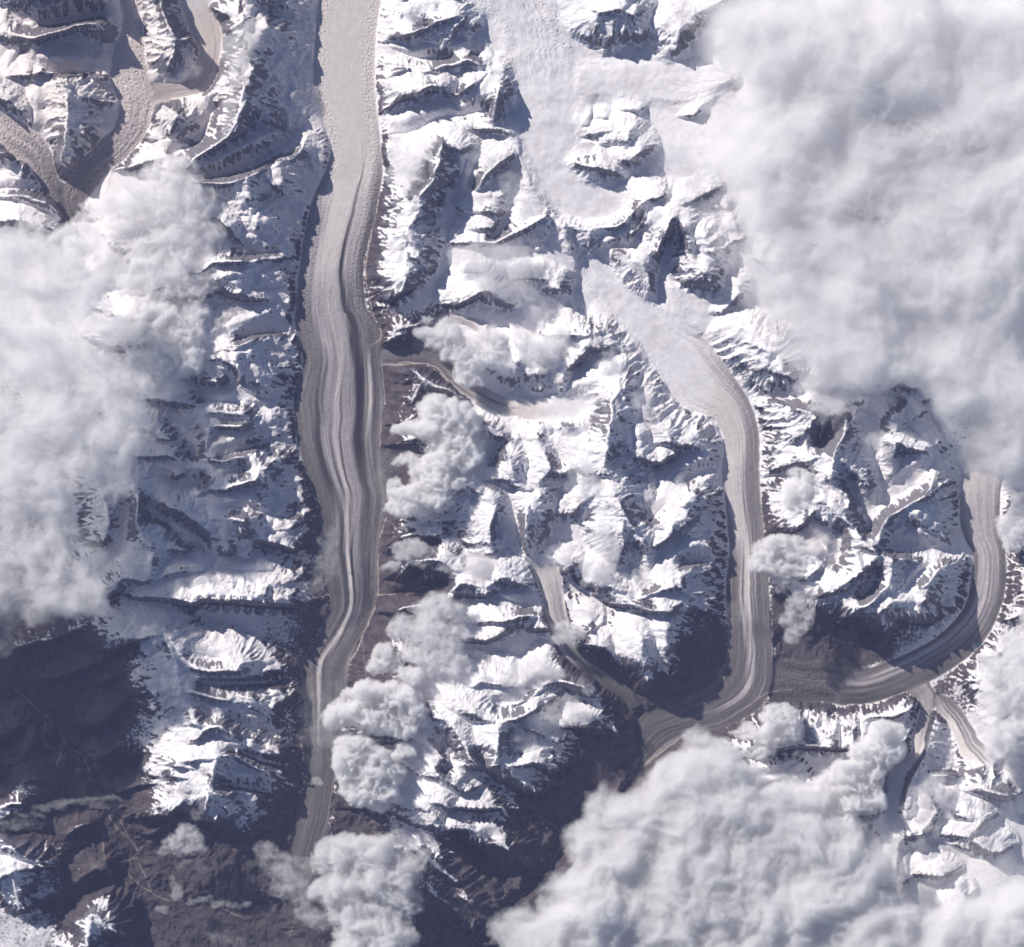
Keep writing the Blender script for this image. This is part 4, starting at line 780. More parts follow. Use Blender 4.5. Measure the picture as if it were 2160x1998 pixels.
# ice and moraine
tn = np.clip(np.where(tone < 200, 146 + (tone - 146) * 1.22 - 4, np.where(tone > 213, tone + 4, tone - 4)), 60, 245)
base = np.clip(lin(tn) - .030, .015, 1) / .86
beige = sm(170, 205, tn)[..., None]
tint = np.array([1.03, .965, .975]) * (1 - beige) + np.array([1.035, .965, .915]) * beige
whiteness = sm(214, 223, tn)[..., None]
tint = tint * (1 - whiteness) + np.array([1.0, .985, .99]) * whiteness
tan_ = np.isin(gid, [PRIORITY.index(n) for n in ('northwest', 'west', 'northbranch')])[..., None]
tint = np.where(tan_, tint * np.array([1.03, .985, .95]), tint)
brown = np.zeros((NY, NX), np.float32)
for nm in ('main', 'middle', 'sidevalley', 'debris', 'hook', 'east', 'northwest', 'central'):
    m = gid == PRIORITY.index(nm)
    brown[m] = sm(.45, .9, np.abs(gu[m])) if nm in ('main', 'middle', 'east') else .6
brown *= (1 - sm(120, 165, tn))
tint = tint * (1 - brown[..., None] * .8) + np.array([1.04, .97, .93]) * brown[..., None] * .8
ice = np.clip(base[..., None] * tint, .02, .88)
ice = ice * (1 - whiteness) + (white - dust) * whiteness
ge = np.clip(gsoft * 2 - .5, 0, 1)
ge = np.where(g_ok, np.where(g_w > .98, np.maximum(ge, .6), g_w), ge * .8)[..., None]
has = g_ok[..., None].astype(np.float32)
# carry the glacier colour a sample past its edge so that the bank is not a cut line
wgt = blur(gm, 1)[..., None]
icespread = np.stack([blur((ice[..., c] * gm), 1) for c in range(3)], -1) / np.maximum(wgt, 1e-3)
col = col * (1 - ge) + np.where(g_hard[..., None], ice, icespread) * ge

def paint(txts, color, w, amount, sheet):
    """a trail of pale gravel: river beds and moraine crests"""
    global col
    for txt in txts:
        D, t = dense(smooth_path(pts(sheet, txt)), .8)
        D = wig(D, 2.5, 18, 77)
        for o in np.arange(-w, w + .01, .8):
            D = D + fbm(D[:, 0:1].astype(np.float32), D[:, 1:2].astype(np.float32), 9, 2, .6, 78) * .5
            ix = np.round((D[:, 0] + o * .7 - X0) / STEP).astype(int); iy = np.round((D[:, 1] + o * .7 - Y0) / STEP).astype(int)
            ok = (ix >= 0) & (ix < NX) & (iy >= 0) & (iy < NY)
            ix, iy = np.unique(np.stack([ix[ok], iy[ok]]), axis=1)
            col[iy, ix] = col[iy, ix] * (1 - amount) + np.array(color) * amount
pale = (.30, .26, .22)
paint(('60,330 120,380 180,440 290,530', '290,530 245,580 240,660 290,700 350,680 450,715 500,770 515,880', '350,690 340,740 320,790', '690,1110 760,1250 800,1300', '620,1075 640,1120 700,1190 770,1240 800,1310 760,1345 715,1370 730,1420 790,1490 870,1535 900,1560 980,1590',
       '800,1370 840,1440 870,1530', '850,1680 845,1760 860,1860', '600,1180 590,1290 640,1440 660,1500', '1230,1620 1330,1650 1410,1690', '1730,1600 1725,1700 1690,1800'), pale, 3.0, .15, 'G')
paint(('240,560 250,660 290,690', '255,540 262,600', '350,600 370,650 340,690'), (.2, .17, .15), 5.0, .3, 'G')
paint(('1370,1165 1340,1240 1290,1270 1225,1380 1215,1430 1130,1520 1040,1560 960,1640 875,1710 800,1800 770,1860',), (.28, .24, .21), 1.4, .4, 'H')
paint(('880,930 960,1010 1050,1060 1150,1090', '560,1560 640,1610 700,1660 770,1730', '1150,1090 1270,1160 1320,1240', '1440,330 1560,380', '1480,560 1540,600', '250,1400 120,40'), (.26, .23, .22), 1.0, .3, 'H')
paint(('130,0 90,120 40,190',), (.42, .38, .34), .8, .6, 'H')
paint(('1998,620 1860,720 1760,800',), (.33, .29, .27), .8, .6, 'H')
paint(('0,610 130,570 250,530 400,430 500,355 640,345', '1060,320 1200,280', '530,60 520,180'), (.34, .30, .28), .8, .6, 'I')
paint(('230,290 330,290 440,280', '232,300 250,440 255,520', '230,640 222,760', '320,750 420,740', '215,1400 212,1640', '210,1640 350,1625 500,1590', '200,1700 130,1860', '260,1190 225,1300', '540,310 620,380 740,470', '170,180 195,160 240,130 225,60'), (.42, .37, .33), .7, .65, 'E')
paint(('180,1340 155,1480 135,1600 165,1760 190,1860',), (.42, .38, .35), .7, .55, 'B')
print('colours', round(time.time() - T0, 1))

# ------------------------------------------------------------------ ground material
def ground_material(name, strength=.35):
    m = bpy.data.materials.new(name); m.use_nodes = True
    nt = m.node_tree; N = nt.nodes; Lk = nt.links
    b = N['Principled BSDF']
    at = N.new('ShaderNodeAttribute'); at.attribute_name = 'ground_colour'
    tc = N.new('ShaderNodeTexCoord')
    n1 = N.new('ShaderNodeTexNoise'); n1.inputs['Scale'].default_value = 1.7; n1.inputs['Detail'].default_value = 5
    n2 = N.new('ShaderNodeTexNoise'); n2.inputs['Scale'].default_value = .35; n2.inputs['Detail'].default_value = 4
    Lk.new(tc.outputs['Object'], n1.inputs['Vector']); Lk.new(tc.outputs['Object'], n2.inputs['Vector'])
    mx = N.new('ShaderNodeMath'); mx.operation = 'ADD'; Lk.new(n1.outputs[0], mx.inputs[0]); Lk.new(n2.outputs[0], mx.inputs[1])
    mr = N.new('ShaderNodeMapRange'); mr.inputs[1].default_value = .6; mr.inputs[2].default_value = 1.4; mr.inputs[3].default_value = .86; mr.inputs[4].default_value = 1.14
    Lk.new(mx.outputs[0], mr.inputs[0])
    vm = N.new('ShaderNodeVectorMath'); vm.operation = 'SCALE'
    Lk.new(at.outputs['Color'], vm.inputs[0]); Lk.new(mr.outputs[0], vm.inputs['Scale'])
    Lk.new(vm.outputs[0], b.inputs['Base Color'])
    b.inputs['Roughness'].default_value = .9
    b.inputs['Specular IOR Level'].default_value = .15
    bp = N.new('ShaderNodeBump'); bp.inputs['Strength'].default_value = strength; bp.inputs['Distance'].default_value = .5
    Lk.new(n1.outputs[0], bp.inputs['Height']); Lk.new(bp.outputs[0], b.inputs['Normal'])
    return m
mat_ground = ground_material('mountain_ground', .3)
mat_ice = ground_material('glacier_surface', .1)

WX = (PX - 1080) * S; WY = (999 - PY) * S
# two triangles or one quad per cell: corner indices
ii, jj = np.meshgrid(np.arange(NY - 1), np.arange(NX - 1), indexing='ij')

def grid_object(name, mask, mat, label, cat, kind=None, group=None):
    """the cells of the ground where mask is set, as one mesh"""
    cy, cx = np.nonzero(mask)
    v = np.stack([cy * NX + cx, (cy + 1) * NX + cx, (cy + 1) * NX + cx + 1, cy * NX + cx + 1], 1)
    used, inv = np.unique(v.ravel(), return_inverse=True)
    co = np.stack([WX.ravel()[used], WY.ravel()[used], H.ravel()[used]], 1).astype(np.float32)
    me = bpy.data.meshes.new(name)
    me.vertices.add(len(used)); me.vertices.foreach_set('co', co.ravel())
    nf = len(v)
    me.loops.add(nf * 4); me.loops.foreach_set('vertex_index', inv.astype(np.int32).ravel())
    me.polygons.add(nf); me.polygons.foreach_set('loop_start', np.arange(0, nf * 4, 4, dtype=np.int32))
    me.polygons.foreach_set('use_smooth', np.ones(nf, bool))
    a = me.attributes.new('ground_colour', 'FLOAT_COLOR', 'POINT')
    c4 = np.ones((len(used), 4), np.float32); c4[:, :3] = col.reshape(-1, 3)[used]
    a.data.foreach_set('color', c4.ravel())
    me.update(calc_edges=True)
    me.materials.append(mat)
    o = bpy.data.objects.new(name, me); sc.collection.objects.link(o)
    o['label'] = label; o['category'] = cat
    if kind: o['kind'] = kind
    if group: o['group'] = group
    return o

gcell = gid[:-1, :-1]
GLAB = {
 'main': 'widest glacier, running down the whole left middle, pale ice turning to grey striped debris',
 'middle': 'second long glacier right of the middle, bending left at its foot into brown debris',
 'east': 'grey striped glacier at the right edge curving down and left from under cloud',
 'debris': 'flat band of grey rubble joining the right hand glacier to the middle glacier',
 'hook': 'narrow hook-shaped grey glacier climbing out of the lower right snow to the valley junction',
 'double': 'broad pale side glacier with twin dark moraines right of the hook-shaped glacier',
 'northwest': 'crevassed beige glacier in the top left corner running down to dark rubble',
 'northbranch': 'beige branch glacier joining the top left glacier behind the dark pyramid spur',
 'west': 'curving pale glacier at the left edge meeting the top left glacier under cloud',
 'sidevalley': 'brown rubble covered side glacier entering the widest glacier from the right at mid height',
 'upperside': 'short striped glacier half under cloud above the brown side glacier',
 'central': 'thin grey glacier in the lower centre winding down between snow ridges',
 'snowfield': 'huge smooth white snowfield at the top centre beside the cloud bank',
 'snowarm': 'smooth white snow arm flowing left into the top centre snowfield',
 'trib': 'smooth white glacier slanting down left between ridges near the right edge',
 'basin': 'small pale glacier basin draining right into the right edge glacier'}
for nm in PRIORITY:
    grid_object('snowfield' if nm.startswith('snow') else 'glacier', gcell == PRIORITY.index(nm), mat_ice, GLAB[nm], 'snowfield' if nm.startswith('snow') else 'glacier', group=None if nm.startswith('snow') else 'glaciers between the mountain ridges')
# mountain country between the glaciers, one mesh for each massif
mx_, my_ = PX[:-1, :-1] / 1.0811, PY[:-1, :-1] / 1.0811
mc = np.interp(my_, mgy, (mgl + mgr) / 2)
rc = np.interp(my_, [-300, 0, 230, 430, 560, 700, 830, 1300, 1360, 1420, 1520, 1700, 2200], [960, 1000, 1060, 1150, 1180, 1330, 1440, 1460, 1420, 1300, 1210, 1040, 700])
ec = np.interp(my_, [-300, 560, 600, 900, 1180, 1290, 2200], [2400, 2400, 1990, 1910, 1920, 1800, 1800])
reg = np.zeros(mx_.shape, np.int8)
left = mx_ < mc; mid_ = (~left) & (mx_ < rc); right = (~left) & (~mid_)
nsy = 20 * perlin(mx_ / 90, my_ / 90, 8)
reg[left & (my_ < 420 + nsy)] = 0
reg[left & (my_ >= 420 + nsy) & (my_ < 1250 + nsy)] = 1
reg[left & (my_ >= 1250 + nsy) & (mx_ >= 330 + nsy)] = 2
reg[left & (my_ >= 1250 + nsy) & (mx_ < 330 + nsy)] = 3
reg[mid_ & (my_ < 650)] = 4
reg[mid_ & (my_ >= 650) & (my_ < 1240 + nsy)] = 5
reg[mid_ & (my_ >= 1240 + nsy)] = 6
reg[right & (my_ < 640)] = 7
reg[right & (my_ >= 640) & (my_ < 1290) & (mx_ < ec)] = 8
reg[right & (my_ >= 640) & (mx_ >= ec) & (my_ < 1290)] = 9
reg[right & (my_ >= 1290)] = 10
RLAB = ['snowy peaks with dark shaded faces in the top left corner', 'snow crest with dark spurs left of the widest glacier', 'brown and snow streaked ridge above the foot of the widest glacier', 'dark brown valley and low hills in the bottom left corner',
        'snow ridges between the widest glacier and the top centre snowfield', 'cloud dotted snow massif between the widest glacier and the middle glacier', 'snow slopes falling to the dark brown valley at the bottom centre', 'white rocky snow country under the top right cloud bank',
        'snow ridges between the middle glacier and the right edge glacier', 'brown slopes along the right edge of the picture', 'striped snow spurs and cloud covered peaks at the lower right']
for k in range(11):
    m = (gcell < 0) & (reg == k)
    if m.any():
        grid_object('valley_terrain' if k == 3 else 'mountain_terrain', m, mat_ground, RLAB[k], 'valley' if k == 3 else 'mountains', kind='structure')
print('ground built', round(time.time() - T0, 1))

# ------------------------------------------------------------------ clouds
SURF = .06
def cloud_material(name, density):
    m = bpy.data.materials.new(name); m.use_nodes = True
    nt = m.node_tree; N = nt.nodes; Lk = nt.links
    for n in list(N):
        N.remove(n)
    out = N.new('ShaderNodeOutputMaterial')
    at = N.new('ShaderNodeAttribute'); at.attribute_name = 'cover'
    tc = N.new('ShaderNodeTexCoord')
    n1 = N.new('ShaderNodeTexNoise'); n1.inputs['Scale'].default_value = .55; n1.inputs['Detail'].default_value = 6; n1.inputs['Roughness'].default_value = .6
    Lk.new(tc.outputs['Object'], n1.inputs['Vector'])
    # wisps: the noise eats into the half-transparent rim only
    s1 = N.new('ShaderNodeMath'); s1.operation = 'SUBTRACT'; Lk.new(n1.outputs[0], s1.inputs[0]); s1.inputs[1].default_value = .5
    inv = N.new('ShaderNodeMath'); inv.operation = 'SUBTRACT'; inv.inputs[0].default_value = 1; Lk.new(at.outputs['Fac'], inv.inputs[1])
    m1 = N.new('ShaderNodeMath'); m1.operation = 'MULTIPLY'; Lk.new(at.outputs['Fac'], m1.inputs[0]); Lk.new(inv.outputs[0], m1.inputs[1])
    m2 = N.new('ShaderNodeMath'); m2.operation = 'MULTIPLY'; Lk.new(m1.outputs[0], m2.inputs[0]); Lk.new(s1.outputs[0], m2.inputs[1])
    m3 = N.new('ShaderNodeMath'); m3.operation = 'MULTIPLY_ADD'; m3.use_clamp = True
    Lk.new(m2.outputs[0], m3.inputs[0]); m3.inputs[1].default_value = 3.0; Lk.new(at.outputs['Fac'], m3.inputs[2])
    df = N.new('ShaderNodeBsdfDiffuse'); df.inputs['Color'].default_value = (.80, .795, .82, 1)
    tr = N.new('ShaderNodeBsdfTranslucent'); tr.inputs['Color'].default_value = (.80, .795, .82, 1)
    bp = N.new('ShaderNodeBump'); bp.inputs['Strength'].default_value = .25; bp.inputs['Distance'].default_value = 1.0
    Lk.new(n1.outputs[0], bp.inputs['Height']); Lk.new(bp.outputs[0], df.inputs['Normal'])
    a = N.new('ShaderNodeMixShader'); a.inputs[0].default_value = .22
    Lk.new(df.outputs[0], a.inputs[1]); Lk.new(tr.outputs[0], a.inputs[2])
    tp = N.new('ShaderNodeBsdfTransparent')
    mx = N.new('ShaderNodeMixShader')
    Lk.new(m3.outputs[0], mx.inputs[0]); Lk.new(tp.outputs[0], mx.inputs[1]); Lk.new(a.outputs[0], mx.inputs[2])
    Lk.new(mx.outputs[0], out.inputs['Surface'])
    vol = N.new('ShaderNodeVolumeScatter'); vol.inputs['Color'].default_value = (.998, .997, .998, 1); vol.inputs['Density'].default_value = density; vol.inputs['Anisotropy'].default_value = 0.0
    Lk.new(vol.outputs[0], out.inputs['Volume'])
    return m
mat_cloud = cloud_material('cloud_vapour', .24)
mat_head = cloud_material('bright_cloud_vapour', .40)
mat_soft = cloud_material('soft_cloud_vapour', .14)
mat_bank = cloud_material('cloud_bank_vapour', .14)
mat_low = cloud_material('low_bank_vapour', .25)
mat_thin = cloud_material('thin_cloud_vapour', .07)

def cloud(label, base, height, blobs, k=3.0, rag=.42, warp=.45, step=1.7, seed=0, wl=70, holes=0.0, group=None, stretch=None, bumps=1.0, power=1.25, maxa=1.0, relief=.42, rimp=1.65, dens=None):
    """a closed billowing body: domed, knobbly top, flat ragged underside; thin rims let the ground through"""
    B = np.array([(b if len(b) == 5 else (b[0], b[1], b[2], b[2], b[3])) for b in blobs], float)
    B[:, :4] *= 1.0811
    rmax = B[:, 2:4].max(1) * 1.25
    x0, x1 = (B[:, 0] - rmax).min(), (B[:, 0] + rmax).max(); y0, y1 = (B[:, 1] - rmax).min(), (B[:, 1] + rmax).max()
    x0, x1, y0, y1 = max(x0, -520), min(x1, 2420), max(y0, -260), min(y1, 2260)
    xs = np.arange(x0, x1, step).astype(np.float32); ys = np.arange(y0, y1, step).astype(np.float32)
    X, Y = np.meshgrid(xs, ys)
    rm = float(np.median(B[:, 2]))
    wa = warp * min(rm, 60)
    Xw = X + wa * fbm(X, Y, wl * .9, 5, .55, 400 + seed); Yw = Y + wa * fbm(X, Y, wl * .9, 5, .55, 430 + seed)
    f = np.zeros_like(X)
    for bx, by, rx, ry, op in B:
        d = ((Xw - bx) / rx) ** 2 + ((Yw - by) / ry) ** 2
        g = np.clip(1 - d / 1.55, 0, 1)
        f += op * g * g * (3 - 2 * g)
    fs = 1.6 * (1 - np.exp(-f / 1.6 * 1.3))
    big = fbm(X, Y, wl, 6, .55, 460 + seed)
    bil = 1 - fbm(Xw, Yw, wl * .62, 5, .52, 480 + seed, 'b') * 1.0         # round heads
    if stretch:
        ang, ratio = stretch
        ca, sa = math.cos(ang), math.sin(ang)
        u = X * ca + Y * sa; v = -X * sa + Y * ca
        big = big * .4 + .9 * fbm(u / ratio, v, wl * .5, 5, .55, 470 + seed)
    T = fs * (1 + .15 * big) + rag * (big + (bil - .6) * .7) * np.clip(fs * 2.5, 0, 1) - .16
    if holes:
        T = T - holes * np.clip(fbm(X, Y, wl * 1.6, 4, .55, 500 + seed) - .05, 0, 1)
    T = T + .36 * fbm(Xw, Yw, wl * .26, 5, .66, 510 + seed) * np.clip(fs * 2, 0, 1) * (1.3 - np.clip(T, 0, 1))
    T = np.clip(T, 0, None)
    al = maxa * (1 - np.exp(-k * T ** power))
    body = 1 - np.exp(-1.1 * T)
    lump = np.clip(bil * 1.2, 0, 1.2)
    top = base + 1.35 * height * (body ** rimp) * (1 - relief + relief * lump + relief * .9 * big) + bumps * height * .055 * np.clip(T * 1.5, 0, 1) * (fbm(X, Y, wl * .25, 4, .5, 520 + seed, 'b') * -1.6 + .5)
    bot = base - .12 * height * body - .3
    keep_v = al > .02
    n1, n0 = X.shape
    kc = keep_v[:-1, :-1] | keep_v[1:, :-1] | keep_v[:-1, 1:] | keep_v[1:, 1:]
    cy, cx = np.nonzero(kc)
    v = np.stack([cy * n0 + cx, (cy + 1) * n0 + cx, (cy + 1) * n0 + cx + 1, cy * n0 + cx + 1], 1)
    used, inv = np.unique(v.ravel(), return_inverse=True); inv = inv.reshape(-1, 4)
    # underside at a third of the detail shares nothing but the outline level
    wxx = (X.ravel()[used] - 1080) * S; wyy = (999 - Y.ravel()[used]) * S
    zt = top.ravel()[used]; zb = bot.ravel()[used]
    a = al.ravel()[used]
    at_ = 1 - np.sqrt(1 - np.clip(a, 0, .9999))
    at_ = a * SURF
    ab = a * 0
    co = np.concatenate([np.stack([wxx, wyy, zt], 1), np.stack([wxx, wyy, zb], 1)]).astype(np.float32)
    nu_ = len(used)
    faces = np.concatenate([inv, inv[:, ::-1] + nu_])
    # close the rim
    key = {}
    e = np.concatenate([inv[:, [0, 1]], inv[:, [1, 2]], inv[:, [2, 3]], inv[:, [3, 0]]])
    kf = e[:, 0].astype(np.int64) * nu_ + e[:, 1]; kr = e[:, 1].astype(np.int64) * nu_ + e[:, 0]
    bd = e[~np.isin(kf, kr)]
    faces = np.concatenate([faces, np.stack([bd[:, 1], bd[:, 0], bd[:, 0] + nu_, bd[:, 1] + nu_], 1)])
    me = bpy.data.meshes.new('cloud')
    me.vertices.add(len(co)); me.vertices.foreach_set('co', co.ravel())
    nf = len(faces)
    me.loops.add(nf * 4); me.loops.foreach_set('vertex_index', faces.astype(np.int32).ravel())
    me.polygons.add(nf); me.polygons.foreach_set('loop_start', np.arange(0, nf * 4, 4, dtype=np.int32))
    me.polygons.foreach_set('use_smooth', np.ones(nf, bool))
    att = me.attributes.new('cover', 'FLOAT', 'POINT')
    att.data.foreach_set('value', np.concatenate([at_, np.clip(ab, 0, 1)]).astype(np.float32))
    me.update(calc_edges=True)
    me.materials.append(dens or (mat_head if k >= 2.9 else mat_cloud if k >= 2.3 else (mat_soft if k >= 1.45 else mat_thin)))
    o = bpy.data.objects.new('cloud', me); sc.collection.objects.link(o)
    o['label'] = label; o['category'] = 'cloud'
    if group: o['group'] = group
    return o

CU = 'small cumulus clouds over the ridges'
BK = 'large cloud banks'
# --- left bank
cloud('large grey white cloud bank covering the left edge below the top left peaks', 65, 17, [
    (-200, 940, 190, 1.6), (-240, 1120, 170, 1.7), (-110, 1140, 120, 1.5), (-240, 750, 190, 1.5), (-60, 700, 150, 1.6), (20, 620, 130, 1.5), (100, 680, 110, 1.5), (170, 640, 90, 1.3), (60, 780, 140, 1.5), (160, 760, 100, 1.4), (-40, 900, 150, 1.5), (90, 880, 110, 1.2), (190, 830, 80, 90, 1.0), (30, 1000, 120, 1.4), (-60, 1080, 130, 1.5), (100, 1000, 80, 90, .9),
    (70, 1110, 90, 70, 1.1), (145, 1150, 60, 50, 1.1), (80, 1170, 70, 50, 1.0), (160, 1080, 60, .45), (250, 780, 60, .7), (260, 850, 60, .5), (0, 1230, 60, 60, .5), (220, 900, 70, .35), (30, 540, 80, 1.3), (90, 540, 60, 1.0), (150, 560, 60, 1.0), (-60, 540, 90, 1.2)],
    k=2.4, seed=1, wl=150, step=2.0, group=BK, bumps=.3, relief=.5, rag=.5, rimp=2.0, warp=.9, dens=mat_bank)
cloud('puffy cloud belt running right from the left cloud bank, bright rounded heads', 30, 12, [
    (340, 350, 60, 45, 1.2), (300, 385, 70, 45, 1.3), (370, 400, 60, 50, 1.3), (250, 405, 60, 45, 1.2), (200, 420, 50, 35, 1.0), (400, 440, 45, 50, .9), (330, 440, 60, 40, 1.0), (60, 465, 45, 35, .9), (150, 455, 50, 35, .9), (110, 490, 50, 40, .8), (200, 480, 60, 40, .7), (20, 500, 40, .8), (320, 500, 60, 50, .9),
    (370, 540, 55, 50, .9), (290, 560, 60, 50, .7), (400, 480, 30, 40, .4), (240, 520, 50, .5), (330, 320, 30, 20, .5)], k=2.6, seed=2, wl=60, group=BK, holes=.5, rag=.5)
cloud('bright rounded cloud head at the right end of the left cloud bank', 30, 12, [
    (315, 640, 55, 45, 1.2), (345, 680, 50, 50, 1.3), (300, 700, 55, 50, 1.2), (330, 740, 45, 40, 1.1), (270, 640, 50, .8), (370, 710, 25, .6), (300, 610, 45, 25, .7), (380, 620, 25, 40, .5)], k=3, seed=3, wl=60, group=BK)
# --- upper left plume
cloud('wispy bright plume of cloud along the crest of the dark upper left ridge', 38, 8, [
    (480, 85, 32, 34, 1.0), (455, 100, 30, 25, .8), (492, 65, 18, 22, .6), (470, 130, 24, 24, .8), (462, 160, 26, 22, .9), (470, 190, 22, 24, .7), (455, 215, 18, 22, .7), (448, 240, 14, 20, .6), (440, 262, 10, 14, .5)], k=2.0, seed=4, wl=34, group=CU)
cloud('tiny faint cloud beside the dark pyramid spur at the top left', 22, 4, [(375, 142, 18, 14, .8), (385, 130, 12, 10, .6)], k=1.6, seed=5, wl=24, group=CU)
# --- right of main glacier, top to bottom
cloud('faint cloud at the right bank of the widest glacier near the top', 30, 5, [(815, 175, 22, 18, .8), (835, 165, 16, 14, .6), (765, 195, 16, 12, .6), (750, 165, 16, 10, .3)], k=1.5, seed=6, wl=30, group=CU)
cloud('soft cloud over the right bank of the widest glacier, level with its first bend', 32, 10, [
    (790, 320, 34, 24, 1.0), (820, 300, 36, 22, 1.0), (845, 285, 30, 16, .7), (790, 350, 34, 22, 1.0), (820, 350, 24, 22, .7), (800, 375, 20, 14, .7), (765, 340, 18, 16, .7), (770, 300, 20, 14, .5)], k=2.2, seed=7, wl=40, group=CU)
cloud('thin cloud veil over the snow ridges left of the top centre snowfield', 32, 7, [(950, 300, 36, 24, .8), (925, 290, 24, .5), (1000, 360, 32, 26, .8), (1010, 390, 30, .6), (985, 400, 26, .5), (1030, 350, 20, .4), (1035, 400, 26, 14, .5)], k=1.3, seed=8, wl=44, group=CU)
cloud('bright flat cloud between two ridges left of the wide central divide', 30, 9, [
    (910, 500, 40, 24, 1.0), (950, 500, 50, 30, 1.2), (1000, 505, 44, 28, 1.1), (960, 540, 44, 26, 1.0), (1020, 530, 26, 24, .8), (1010, 570, 34, 30, .7), (930, 530, 30, .6), (960, 570, 30, 20, .5), (1040, 560, 16, 40, .3)], k=2.0, seed=9, wl=44, group=CU, holes=.4)
cloud('white cumulus row above the brown side glacier, left part', 24, 12, [
    (826, 650, 18, 14, .9), (850, 660, 24, 22, 1.0), (875, 645, 26, 26, 1.2), (890, 680, 34, 30, 1.4), (920, 700, 36, 32, 1.4), (950, 680, 36, 34, 1.3), (910, 730, 26, 24, 1.1), (930, 745, 18, 14, .9), (980, 700, 30, 26, 1.1), (985, 720, 26, 18, .9), (830, 625, 14, 10, .6), (960, 650, 20, 16, .4)], k=3.2, seed=10, wl=34, group=CU)
cloud('white cumulus above the brown side glacier, right part with a knob on top', 26, 12, [
    (1020, 665, 22, 16, .9), (1015, 650, 12, 12, .8), (1030, 690, 30, 24, 1.2), (1060, 680, 30, 24, 1.1), (1085, 660, 26, 18, .9), (1100, 650, 20, 14, .6), (1070, 700, 22, 24, .8), (1045, 720, 18, 14, .7)], k=2.6, seed=11, wl=34, group=CU)
cloud('thin torn cloud hanging on the summit right of centre', 30, 7, [
    (1190, 700, 18, 20, 1.0), (1175, 715, 16, .7), (1200, 730, 14, .5), (1130, 790, 30, 18, .9), (1160, 780, 30, 16, .7), (1190, 760, 26, 16, .8), (1225, 750, 22, 14, .6), (1250, 780, 24, 22, .7), (1100, 815, 18, 14, .8), (1120, 810, 22, 12, .6), (1240, 800, 16, 20, .4), (1150, 820, 26, 10, .4)], k=1.7, seed=12, wl=34, group=CU, holes=.3)
cloud('big white cumulus right of the widest glacier, in the middle of the picture', 24, 18, [
    (840, 790, 30, 22, 1.0), (870, 800, 36, 26, 1.2), (900, 800, 26, 24, 1.0), (850, 830, 44, 34, 1.5), (890, 840, 40, 34, 1.5), (920, 830, 20, 26, .8), (775, 838, 20, 14, 1.0), (800, 835, 24, 18, 1.1), (880, 890, 50, 40, 1.7), (910, 880, 36, 34, 1.3), (850, 920, 50, 36, 1.5), (890, 930, 36, 30, 1.3), (830, 960, 44, 28, 1.2),
    (790, 970, 36, 22, 1.0), (860, 975, 34, 22, 1.0), (775, 990, 26, 16, .9), (800, 1000, 36, 14, .8), (780, 905, 14, 14, .6), (795, 895, 18, 12, .6), (770, 950, 16, 18, .7), (930, 950, 24, 20, .5)], k=3.4, seed=13, wl=46, group=CU)
cloud('faint cloud shred over the right bank of the widest glacier below the big cumulus', 22, 4, [(752, 905, 22, 30, .6), (745, 940, 20, 24, .5), (758, 960, 16, 30, .4)], k=.9, seed=14, wl=40, group=CU, maxa=.8)
cloud('round white cumulus above the dark shaded hollow right of the widest glacier', 22, 10, [
    (790, 1075, 24, 18, 1.2), (810, 1070, 24, 20, 1.2), (825, 1090, 24, 18, 1.0), (760, 1107, 16, 8, .9), (770, 1102, 16, 10, .8), (840, 1075, 18, 12, .6), (800, 1055, 18, 10, .5)], k=2.6, seed=15, wl=30, group=CU)
cloud('ragged cumulus two steps right of the widest glacier above the lower centre', 24, 10, [
    (880, 1110, 18, 10, .9), (910, 1090, 26, 20, 1.0), (930, 1080, 22, 16, 1.0), (950, 1100, 22, 20, .9), (930, 1120, 26, 22, .9), (960, 1130, 16, 14, .5), (865, 1105, 14, 9, .6)], k=2.0, seed=16, wl=34, group=CU)
cloud('pale cloud over the head of the thin central glacier', 26, 7, [(1090, 1080, 26, 22, .9), (1110, 1070, 20, 16, .7), (1070, 1100, 20, 14, .5), (1100, 1110, 16, 10, .5)], k=1.5, seed=17, wl=34, group=CU)
cloud('tall pale cloud standing against the steep blue ridge, lower centre right', 28, 10, [
    (1180, 1030, 26, 22, 1.0), (1160, 1060, 26, 26, 1.0), (1190, 1070, 22, 26, .9), (1150, 1100, 22, 26, .9), (1170, 1120, 24, 20, .8), (1150, 1135, 18, 14, .6), (1195, 1030, 14, 18, .6)], k=2.0, seed=18, wl=36, group=CU)
cloud('thin bright cloud over the snow basin right of the ring-shaped ridges', 30, 7, [
    (1150, 900, 26, 24, .8), (1130, 920, 26, 24, .9), (1160, 930, 20, 26, .7), (1120, 950, 22, 18, .7), (1150, 870, 20, 16, .4), (1165, 955, 16, .5)], k=1.5, seed=19, wl=40, group=CU)
cloud('small bright shred of cloud in the shaded hollow left of the middle glacier', 20, 4, [(1325, 940, 9, 14, .9), (1328, 932, 7, 7, .6)], k=1.6, seed=60, wl=22, step=1.2, group=CU)
cloud('small cloud puff left of the middle glacier at mid height', 22, 5, [(1290, 1050, 24, 16, .8), (1310, 1042, 18, 14, .7), (1300, 1066, 18, 12, .5)], k=1.6, seed=20, wl=30, group=CU)
